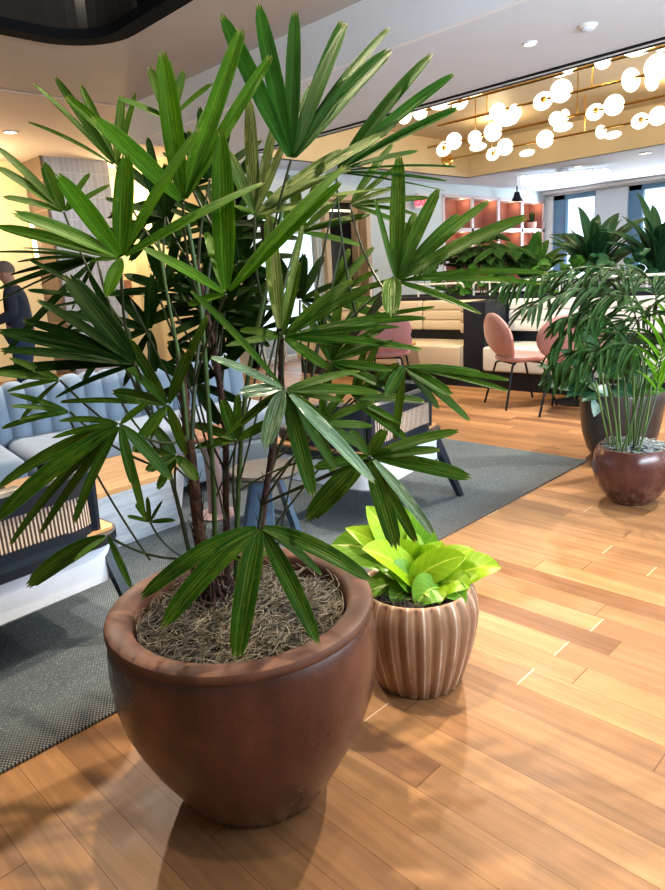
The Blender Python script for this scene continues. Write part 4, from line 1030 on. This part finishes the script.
fan(280, 332, 1.53, 'L_pale', [(268, 212, 19, .02), (303, 225, 8)], label='upright leaflet with pale stripes')
fan(260, 526, 1.42, 'L_mid', [(141, 598, 20), (162, 628, 25, -.07), (237, 659, 26, -.08), (319, 645, 20, -.05), (373, 582, 22, -.03), (322, 575, 11, .08)], sag=0.12, label='low fan leaf drooping over the pot')
fan(108, 536, 1.30, 'L_mid', [(27, 587, 22), (131, 588, 8), (75, 560, 8)], sag=.14)
fan(120, 424, 1.22, 'L_mid', [(-6, 522, 26), (-4, 489, 19), (52, 438, 9), (59, 421, 9, .05), (150, 402, 15), (74, 523, 12), (40, 534, 12), (171, 480, 15, .06), (134, 487, 12), (10, 545, 12), (145, 520, 10, .06)], sag=.08, label='long drooping fan leaf over the lounge chair')
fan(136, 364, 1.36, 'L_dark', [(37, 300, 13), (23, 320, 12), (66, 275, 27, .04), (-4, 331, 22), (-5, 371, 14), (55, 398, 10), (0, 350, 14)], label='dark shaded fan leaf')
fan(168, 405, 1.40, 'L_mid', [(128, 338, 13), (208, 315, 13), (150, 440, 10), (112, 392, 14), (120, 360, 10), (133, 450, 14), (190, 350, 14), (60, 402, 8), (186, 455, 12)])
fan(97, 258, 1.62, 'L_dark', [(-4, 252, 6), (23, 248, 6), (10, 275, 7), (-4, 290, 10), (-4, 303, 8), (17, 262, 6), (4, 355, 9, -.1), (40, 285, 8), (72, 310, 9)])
fan(64, 212, 1.55, 'L_mid', [(-4, 146, 11), (-4, 166, 13), (3, 197, 10), (43, 162, 15), (90, 173, 8), (110, 185, 10)])
# inner fans, most with shade put into their dark leaf colour
def auto(hx, hy, dep, mat, n, a0, a1, L, w):
    fan(hx, hy, dep, mat, [(hx + L * rg.uniform(.7, 1.1) * math.cos(math.radians(a)), hy - L * rg.uniform(.7, 1.1) * math.sin(math.radians(a)), w * rg.uniform(.8, 1.2)) for a in [a0 + (a1 - a0) * (i + rg.uniform(-.2, .2)) / max(1, n - 1) for i in range(n)]])
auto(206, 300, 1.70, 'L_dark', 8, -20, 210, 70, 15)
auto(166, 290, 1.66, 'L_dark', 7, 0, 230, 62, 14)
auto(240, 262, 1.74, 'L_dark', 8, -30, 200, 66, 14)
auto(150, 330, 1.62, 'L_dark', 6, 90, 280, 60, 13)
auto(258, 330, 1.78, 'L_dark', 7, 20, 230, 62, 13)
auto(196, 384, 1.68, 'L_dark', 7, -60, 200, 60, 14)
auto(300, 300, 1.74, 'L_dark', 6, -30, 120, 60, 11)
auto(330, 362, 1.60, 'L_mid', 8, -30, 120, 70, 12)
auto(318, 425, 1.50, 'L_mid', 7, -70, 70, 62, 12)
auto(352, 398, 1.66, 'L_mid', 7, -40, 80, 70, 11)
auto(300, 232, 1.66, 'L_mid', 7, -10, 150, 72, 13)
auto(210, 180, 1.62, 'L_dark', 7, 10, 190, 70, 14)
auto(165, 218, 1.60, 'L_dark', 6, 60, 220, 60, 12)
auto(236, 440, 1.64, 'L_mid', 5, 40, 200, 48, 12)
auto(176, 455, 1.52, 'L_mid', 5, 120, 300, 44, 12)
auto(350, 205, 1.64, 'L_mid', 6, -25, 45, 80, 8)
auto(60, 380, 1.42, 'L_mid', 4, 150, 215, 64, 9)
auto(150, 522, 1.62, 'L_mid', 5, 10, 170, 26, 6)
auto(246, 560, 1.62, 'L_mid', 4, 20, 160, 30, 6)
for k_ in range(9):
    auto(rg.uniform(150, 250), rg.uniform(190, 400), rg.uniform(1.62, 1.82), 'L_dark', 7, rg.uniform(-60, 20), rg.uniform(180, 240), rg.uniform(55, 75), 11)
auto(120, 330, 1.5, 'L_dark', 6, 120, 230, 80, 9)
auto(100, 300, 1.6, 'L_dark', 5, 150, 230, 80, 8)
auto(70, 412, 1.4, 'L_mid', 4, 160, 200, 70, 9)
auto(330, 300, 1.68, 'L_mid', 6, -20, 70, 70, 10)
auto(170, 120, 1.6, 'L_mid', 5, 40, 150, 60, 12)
# fine bare stalks crossing the middle
for a, b, d in (((275, 560), (342, 240), 1.62), ((300, 470), (335, 200), 1.66), ((240, 480), (300, 230), 1.66), ((150, 410), (100, 270), 1.50), ((210, 470), (130, 300), 1.6), ((262, 545), (345, 440), 1.6), ((150, 560), (70, 420), 1.62), ((215, 500), (265, 330), 1.7), ((190, 480), (118, 395), 1.55), ((330, 340), (384, 290), 1.6), ((240, 490), (330, 455), 1.62), ((225, 520), (160, 300), 1.66)):
    A, B = at(*a, d), at(*b, d - .04)
    W.part('petiole', MB().tube(bez(A, (A + B) / 2 + Vector((rg.uniform(-.04, .04), rg.uniform(-.04, .04), .02)), B, 8), .0026, 6), MT['stem_dark'])

# ------------------------------------------------------------------ lime plant in the ribbed pot
PS = Vector((1.525, 1.215, 0))
W = WB('potted_lime_plant', 'broad-leaved lime green plant in a ribbed terracotta pot beside the big pot', 'potted plant', PS)
prof = [(.0005, .004), (.132, .0), (.143, .006), (.142, .016), (.150, .024), (.168, .08), (.183, .14), (.194, .20), (.199, .25), (.196, .285), (.188, .312), (.181, .325), (.175, .332), (.167, .333), (.162, .326), (.160, .29)]
W.part('pot', MB().lathe(prof, PS, 192, 24, .05), MT['pot_rib'], angle=0)
W.part('soil', soil_mb(PS, .163, .305, .022, random.Random(5)), MT['soil'])
W.part('moss', moss_mb(PS, .162, .308, 420, .0013, .10, .022, random.Random(8)), MT['moss_dark'], label='dark moss over the soil')
B0 = PS + Vector((0, 0, .33)); DB = depth_of(B0)
def leaf(bx, by, tx, ty, w, mat='lime', sag=.16, dd=0.0, db=0.0, cup=.25, roll=0.0, wave=.03):
    Bp = at(bx, by, DB + db); T = at(tx, ty, DB + dd); mb = MB()
    broad(mb, Bp, T, 1.4 * w * DB / F, sag, -FWD + Vector((0, 0, 1.1)), 12, 9, cup, wave, ph=tx, roll=roll)
    lf = W.part('leaf', mb, MT[mat], angle=0)
    Q = Vector((PS.x + (Bp.x - PS.x) * .35, PS.y + (Bp.y - PS.y) * .35, .325))
    W.part('leaf_stalk', MB().tube([Q, (Q + Bp) / 2 + Vector((0, 0, .01)), Bp + (T - Bp) * .12], [.005, .0045, .003], 6), MT['stem_green'], lf)
leaf(418, 572, 366, 506, 30, 'lime', .05, .06, .05)
leaf(420, 570, 392, 501, 26, 'lime_deep', .05, .10, .06)
leaf(412, 566, 331, 545, 38, 'lime_deep', .16, .08, .05)
leaf(420, 575, 345, 528, 22, 'lime', .12, .05, .03)
leaf(425, 572, 417, 512, 24, 'lime_deep', .04, .10, .06)
leaf(420, 586, 362, 549, 30, 'lime', .20, -.10, -.02, roll=-.3)
leaf(423, 582, 442, 541, 26, 'lime', .05, .05, .02)
leaf(425, 580, 434, 545, 30, 'lime', .08, -.03, .0, roll=.5)
leaf(420, 586, 474, 549, 25, 'lime', .16, -.02, .02, roll=.3)
leaf(408, 584, 466, 556, 22, 'lime', .18, -.08, -.04, roll=-.4)
leaf(448, 580, 501, 568, 28, 'lime', .22, -.02, .02, roll=.2)
leaf(430, 590, 470, 588, 26, 'lime', .40, -.10, -.04)
leaf(440, 588, 416, 606, 24, 'lime_deep', .40, -.12, -.08)
leaf(418, 590, 360, 598, 22, 'lime_deep', .35, -.02, .0)
leaf(440, 592, 466, 603, 18, 'lime_deep', .5, -.12, -.06)
leaf(424, 585, 395, 540, 28, 'lime', .1, .0, .02, roll=.3)
leaf(430, 586, 452, 566, 22, 'lime_deep', .3, -.06, -.02, roll=.3)
leaf(410, 580, 374, 560, 20, 'lime_deep', .2, .02, .0)
leaf(440, 584, 482, 577, 20, 'lime_deep', .3, .05, .03)
leaf(432, 592, 440, 604, 18, 'lime', .5, -.13, -.07)
leaf(408, 592, 392, 603, 18, 'lime_deep', .4, -.09, -.05)
leaf(426, 580, 408, 528, 20, 'lime', .05, .07, .04, roll=-.4)
leaf(415, 588, 388, 572, 24, 'lime_deep', .25, -.09, -.03)

# ------------------------------------------------------------------ feathery palm in the oxblood bowl
PB = Vector((3.57, 1.315, 0))
W = WB('potted_palm', 'feathery palm in a round oxblood glazed bowl by the right edge', 'potted plant', PB)
W.part('pot', MB().lathe([(.0005, .004), (.10, 0), (.112, .008), (.15, .05), (.185, .11), (.203, .17), (.206, .215), (.198, .265), (.185, .30), (.178, .312), (.168, .314), (.162, .302), (.162, .26)], PB, 72), MT['pot_bowl'])
W.part('soil', soil_mb(PB, .165, .283, .035, random.Random(5)), MT['soil'])
W.part('moss', moss_mb(PB, .165, .285, 420, .003, .14, .035, random.Random(6)), MT['moss_blue'], label='silver grey moss on the bowl')
def frond(W, rachis, dep, L, mat, n=22, hang=.75, w=9, start=.25, dd=0.0, label=None, rise=False):
    P = smooth_pts([at(x, y, dep + dd * i / max(1, len(rachis) - 1)) for i, (x, y) in enumerate(rachis)], 6)
    m = len(P); mb = MB(); sc = dep / F
    n = int(n * 1.0)
    for k in range(n):
        t = start + (1 - start) * k / (n - 1); f = t * (m - 1); i = min(int(f), m - 2); p = P[i].lerp(P[i + 1], f - i); tg = (P[i + 1] - P[i]).normalized()
        for s in (-1, 1):
            sd = tg.cross(Vector((0, 0, 1)))
            sd = sd.normalized() if sd.length > .15 else RIGHT.copy()
            ln = L * sc * (0.55 + .45 * math.sin(PI * (0.15 + .8 * (t - start) / (1 - start)))) * rg.uniform(.85, 1.15)
            dr = sd * s * (1 - hang * .6) + tg * .55 + Vector((0, 0, -hang if not rise else .3)) + Vector((rg.uniform(-.35, .35), rg.uniform(-.35, .35), rg.uniform(-.2, .6)))
            leaflet(mb, p, p + dr.normalized() * ln, w * .42 * sc, .22, Vector((0, 0, 1)) - FWD * .8, n=7, cols=3, pleat=0, blunt=.12, base=.4, peak=.35, fold=.25, twist=rg.uniform(-.5, .5))
    fr = W.part('frond', mb, MT[mat], label=label, angle=0)
    W.part('rachis', MB().tube(P, [.0055 * (1 - .7 * i / (m - 1)) for i in range(m)], 6), MT['stem_green'], fr)
DBW = depth_of(PB + Vector((0, 0, .5)))
frond(W, [(626, 452), (628, 400), (616, 362), (588, 350), (556, 366), (520, 352)][:5], DBW - .1, 34, 'frond', 22, .8, 8, .42)
frond(W, [(622, 452), (640, 390), (640, 352), (612, 344), (575, 368)], DBW - .15, 36, 'frond', 22, .9, 8, .45)
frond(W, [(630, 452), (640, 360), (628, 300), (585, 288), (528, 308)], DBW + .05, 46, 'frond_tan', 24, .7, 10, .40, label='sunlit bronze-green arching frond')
frond(W, [(634, 452), (648, 360), (640, 305), (600, 300), (552, 352)], DBW - .05, 44, 'frond', 22, .8, 10, .42)
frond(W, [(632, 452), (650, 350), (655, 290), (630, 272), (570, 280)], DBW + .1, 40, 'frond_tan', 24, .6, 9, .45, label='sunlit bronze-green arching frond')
frond(W, [(636, 452), (652, 380), (668, 335), (690, 325)], DBW - .05, 40, 'frond', 16, .7, 10, .4)
frond(W, [(630, 452), (624, 380), (632, 330), (660, 300), (690, 300)], DBW, 40, 'frond', 18, .75, 10, .4)
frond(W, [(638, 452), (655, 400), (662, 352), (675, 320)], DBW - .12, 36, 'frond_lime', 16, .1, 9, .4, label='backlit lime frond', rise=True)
frond(W, [(622, 452), (608, 390), (600, 345), (604, 318)], DBW + .05, 34, 'frond', 16, .3, 9, .45)
frond(W, [(618, 452), (600, 400), (580, 372), (552, 378)], DBW + .02, 30, 'frond', 16, .8, 8, .5)
frond(W, [(634, 452), (630, 360), (600, 312), (560, 320)], DBW - .02, 38, 'frond', 20, .85, 9, .45)
frond(W, [(634, 452), (645, 330), (610, 270), (540, 276), (505, 282)], DBW + .12, 40, 'frond', 20, .85, 8, .5)
for x0, x1, y1 in ((612, 596, 380), (618, 606, 375), (622, 618, 370), (626, 622, 360), (630, 634, 365), (634, 640, 360), (628, 645, 372), (638, 652, 375), (616, 600, 360)):
    sm = MB().tube(bez(at(x0, 456, DBW + rg.uniform(-.08, .08)), at((x0 + x1) / 2 + rg.uniform(-6, 6), 415, DBW), at(x1, y1, DBW + rg.uniform(-.1, .1)), 8), .0055, 6)
    W.part('stem', sm, MT['frond_cane'])


# ------------------------------------------------------------------ dark stone planter behind the bowl
PD = Vector((4.36, 1.70, 0)); DD = depth_of(PD + Vector((0, 0, .7)))
W = WB('potted_rubber_plant', 'dark broad-leaved plant in a tall dark stoneware pot behind the oxblood bowl', 'potted plant', PD)
W.part('pot', MB().lathe([(.0005, .004), (.155, 0), (.17, .01), (.205, .075), (.235, .17), (.25, .26), (.258, .37), (.262, .445), (.258, .457), (.245, .459), (.236, .45), (.232, .40)], PD, 72), MT['pot_dark'])
W.part('soil', MB().lathe([(.0005, .425), (.12, .422), (.236, .41)], PD, 40), MT['soil'])
rg2 = random.Random(21)
c0 = PD + Vector((0, 0, .41))
for k in range(5):
    a = k * 1.3; e = PD + Vector((math.cos(a) * .16, math.sin(a) * .16, .82 + .06 * (k % 3)))
    W.part('stem', MB().tube(bez(c0 + Vector((math.cos(a) * .06, math.sin(a) * .06, 0)), (c0 + e) / 2, e, 6), .008, 6), MT['stem_dark'])
def dleaf(bx, by, tx, ty, w, mat, sag=.12, dd=-.1, roll=0.):
    mb = MB(); broad(mb, at(bx, by, DD), at(tx, ty, DD + dd), w * DD / F, sag, -FWD + Vector((0, 0, .8)), 9, 7, .2, 0.02, roll=roll); W.part('leaf', mb, MT[mat], angle=0)
for a in ((588, 385, 536, 366, 17, 'broad_dark'), (590, 388, 538, 385, 20, 'broad_dark'), (592, 380, 560, 350, 20, 'broad_dark'), (600, 372, 585, 335, 20, 'broad_dark'), (598, 384, 566, 398, 18, 'broad_dark'),
          (608, 378, 612, 335, 20, 'broad_dark'), (614, 380, 640, 345, 20, 'broad_mid'), (620, 385, 655, 372, 20, 'broad_dark'), (605, 385, 594, 417, 17, 'broad_silver'), (596, 390, 575, 380, 22, 'broad_dark'),
          (612, 390, 636, 398, 18, 'broad_dark'), (590, 370, 570, 335, 14, 'broad_mid'), (603, 390, 582, 402, 16, 'broad_dark'), (622, 392, 650, 392, 16, 'broad_mid'), (600, 360, 575, 318, 14, 'broad_dark'), (616, 365, 622, 318, 16, 'broad_dark'), (640, 388, 668, 396, 14, 'broad_mid'), (640, 388, 664, 375, 20, 'broad_mid')):
    dleaf(*a, roll=rg2.uniform(-.4, .4))

# ------------------------------------------------------------------ plants growing in the planter ledge
def ledge_plant(label, px, y, kind, h_, n, wpx, mat, spread=1.0):
    b = on_z(px, 290, .925); xx = 7.10 if kind == 'broad' else 7.46; yy = b.y * xx / b.x; base = Vector((xx, yy, .918))
    dep = depth_of(base); sc = dep / F
    W = WB('planter_plant', label, 'plant', base, 'plants along the planter ledge')
    H = h_ * sc; fo = MB()
    if kind == 'blade':
        for i in range(n):
            a = i * 2.4 + rg2.uniform(-.3, .3); el = rg2.uniform(.35, 1.3); q = base + Vector((0, 0, H * rg2.uniform(.1, .4)))
            L = H * rg2.uniform(.55, .85); t = q + Vector((math.cos(a) * math.cos(el) * spread, math.sin(a) * math.cos(el) * spread, math.sin(el))) * L
            broad(fo, q, t, wpx * sc * rg2.uniform(.8, 1.2), .22, n=8, cols=5, cup=.3, face=Vector((0, 0, 1)) - FWD * .6)
    elif kind == 'broad':
        for i in range(n):
            a = rg2.uniform(0, 2 * PI); r = H * .5 * spread * math.sqrt(rg2.random()); q = base + Vector((math.cos(a) * r * .6, math.sin(a) * r, H * rg2.uniform(.15, .8)))
            d = Vector((math.cos(a), math.sin(a), rg2.uniform(-.5, .8))).normalized()
            broad(fo, q, q + d * H * rg2.uniform(.22, .36), wpx * sc * rg2.uniform(.7, 1.2), .2, n=6, cols=5, cup=.25, face=Vector((0, 0, .8)) - FWD)
    else:
        for i in range(n):
            a = rg2.uniform(0, 2 * PI); tip = base + Vector((math.cos(a) * H * .7 * spread, math.sin(a) * H * .8 * spread, H * rg2.uniform(.5, 1.0)))
            P = bez(base + Vector((0, 0, .02)), base + Vector((math.cos(a) * .1, math.sin(a) * .1, H * 1.05)), tip, 10)
            for k in range(3, 11):
                tg = (P[k] - P[k - 1]).normalized()
                for s in (-1, 1):
                    sd = tg.cross(Vector((0, 0, 1))); sd = sd.normalized() if sd.length > .1 else RIGHT
                    leaflet(fo, P[k], P[k] + (sd * s * .7 + tg * .6 + Vector((0, 0, -.45))).normalized() * H * .33, wpx * sc, .14, Vector((0, 0, 1)) - FWD * .7, n=5, cols=3, pleat=0, blunt=.12, base=.4, peak=.35, fold=.2)
    W.part('foliage', fo, MT[mat], angle=0)
    sm = MB()
    for i in range(4):
        a = i * 1.7; sm.tube([base + Vector((math.cos(a) * .03, math.sin(a) * .03, -.01)), base + Vector((math.cos(a) * .05, math.sin(a) * .05, H * .3)), base + Vector((math.cos(a) * .1, math.sin(a) * .1, H * .6))], .009, 5)
    W.part('stem', sm, MT['stem_green'])
for a in (('wide-bladed dark plant standing high between the two windows', 592, 0, 'blade', 78, 34, 12, 'broad_dark', 1.0),
          ('tall dark plant at the right edge before the second window', 656, 0, 'blade', 88, 34, 11, 'broad_dark', 1.0),
          ('bushy dark-leaved plant at the foot of the tall bladed plant', 562, 0, 'broad', 42, 46, 11, 'broad_mid', 1.3),
          ('broad-leaved green plant under the right end of the pink shelving', 530, 0, 'blade', 60, 30, 12, 'broad_mid', 1.0),
          ('dark spreading plant under the middle of the pink shelving', 503, 0, 'frond', 52, 12, 6, 'frond', 1.0),
          ('dark feathery plant under the left end of the pink shelving', 466, 0, 'frond', 58, 12, 6, 'frond', 1.0),
          ('low leafy plant on the ledge near the short white rail', 484, 0, 'broad', 36, 46, 10, 'broad_mid', 1.4),
          ('low bright leafy plant on the ledge above the left booth corner', 450, 0, 'broad', 30, 40, 9, 'broad_mid', 1.3),
          ('low leafy plant on the ledge between the window plants', 624, 0, 'broad', 46, 46, 11, 'broad_dark', 1.3)):
    ledge_plant(*a)

# ------------------------------------------------------------------ light
def spot(name, loc, target, e, size=60, blend=.5, r=.05, col=(1, .86, .68)):
    l = bpy.data.lights.new(name, 'SPOT'); l.energy = e; l.spot_size = math.radians(size); l.spot_blend = blend; l.shadow_soft_size = r; l.color = col
    o = bpy.data.objects.new(name, l); COL.objects.link(o); o.location = loc
    o.rotation_euler = (Vector(target) - Vector(loc)).to_track_quat('-Z', 'Y').to_euler(); return o
def point(name, loc, e, r=.1, col=(1, .85, .65)):
    l = bpy.data.lights.new(name, 'POINT'); l.energy = e; l.shadow_soft_size = r; l.color = col
    o = bpy.data.objects.new(name, l); COL.objects.link(o); o.location = loc; return o
def area(name, loc, target, sx, sy, e, col=(1, 1, 1)):
    l = bpy.data.lights.new(name, 'AREA'); l.shape = 'RECTANGLE'; l.size = sx; l.size_y = sy; l.energy = e; l.color = col
    o = bpy.data.objects.new(name, l); COL.objects.link(o); o.location = loc
    o.rotation_euler = (Vector(target) - Vector(loc)).to_track_quat('-Z', 'Y').to_euler(); return o
spot('downlight_spot', (3.3, 1.15, 2.85), (1.2, 1.1, 0.2), 330, 75, .6, .022)
spot('downlight_spot', (5.06, 2.78, 2.86), (3.9, 1.9, 0), 330, 90, .6, .05, (1, .9, .76))
spot('downlight_spot', (1.25, 1.62, 3.2), (0.7, 1.1, 0.3), 260, 80, .6, .022, (1, .84, .6))
spot('downlight_spot', (0.35, 0.65, 3.0), (0.8, 1.15, 1.2), 60, 60, .6, .04, (1, .9, .7))
spot('downlight_spot', (5.0, .4, 2.86), (4.2, 1.0, 0), 260, 95, .6, .05, (1, .9, .76))
spot('downlight_spot', (2.2, 4.9, 3.2), (1.7, 3.6, 0.3), 420, 85, .6, .05, (1, .9, .78))
spot('downlight_spot', (5.2, 4.6, 2.86), (6.4, 4.9, 0.3), 240, 95, .6, .05, (1, .82, .58))
spot('downlight_spot', (5.4, 2.6, 2.86), (6.6, 2.6, 0.4), 210, 95, .6, .05, (1, .93, .85))
point('wall_wash', (3.2, 10.3, 2.7), 105, .05, (1, .80, .48)); point('wall_wash', (5.9, 10.5, 2.6), 60, .05, (1, .80, .48))
for x in (7.2, 9.6):
    for y in (0.8, 3.2, 5.8): point('coffer_glow', (x, y, 3.22), 18, .02, (1, .80, .48))
for i in range(4):
    point('shelf_glow', (X0 + (X1 - X0) * (i + .8) / 4, DY + .12, 2.58), 1.0, .02, (1, .72, .45)); point('shelf_glow', (X0 + (X1 - X0) * (i + .8) / 4, DY + .12, 1.95), .8, .02, (1, .72, .45))
for a, b in wins: area('window_light', (WX - .05, (a + b) / 2, 1.85), (5, (a + b) / 2 - 1, -.5), 1.0, 1.8, 55, (.80, .91, 1))
area('window_light', (7.2, DY - .1, 1.3), (4, 3, .5), 1.2, 2.0, 15, (.75, .88, 1))
spot('downlight_spot', (3.6, 7.0, 3.1), (4.8, 10, 1.2), 200, 70, .7, .05, (.86, .93, 1))  # added cool fill spot that brightens the tiled column
area('window_light', (2.5, -1.5, 1.5), (3.3, 0.4, 3.6), 3.0, 1.5, 330, (.72, .86, 1))  # added fill behind the camera, aimed up to brighten the ceiling
point('stair_light', (1.5, 4.4, 4.4), 14, .05, (1, .9, .75))  # added lamp inside the ceiling opening, for highlights on the dark glass
w = bpy.data.worlds.new('world'); SC.world = w; w.use_nodes = True; nt = w.node_tree; nt.nodes.clear()
out = nt.nodes.new('ShaderNodeOutputWorld'); bg = nt.nodes.new('ShaderNodeBackground'); nt.links.new(bg.outputs[0], out.inputs[0])
tcw = nd(nt, 'ShaderNodeTexCoord'); spw = nd(nt, 'ShaderNodeSeparateXYZ', {0: tcw.outputs['Generated']})
k = nd(nt, 'ShaderNodeMapRange', {0: spw.outputs[0], 1: -.2, 2: .6, 3: .23, 4: 1.9}).outputs[0]
nt.links.new(k, bg.inputs[1]); bg.inputs[0].default_value = (.80, .90, 1.0, 1)
nt.links.new(mix(nt, nd(nt, 'ShaderNodeMapRange', {0: spw.outputs[0], 1: -.2, 2: .5, 3: 0, 4: 1}).outputs[0], (1.0, .88, .74), (.82, .92, 1.0)), bg.inputs[0])
SC.view_settings.view_transform = 'Standard'; SC.view_settings.look = 'None'; SC.view_settings.exposure = 0.22; SC.view_settings.gamma = 0.88
SC.cycles.use_denoising = True
SC.cycles.max_bounces = 6; SC.cycles.diffuse_bounces = 3; SC.cycles.transparent_max_bounces = 8
SC.cycles.sample_clamp_indirect = 4.0
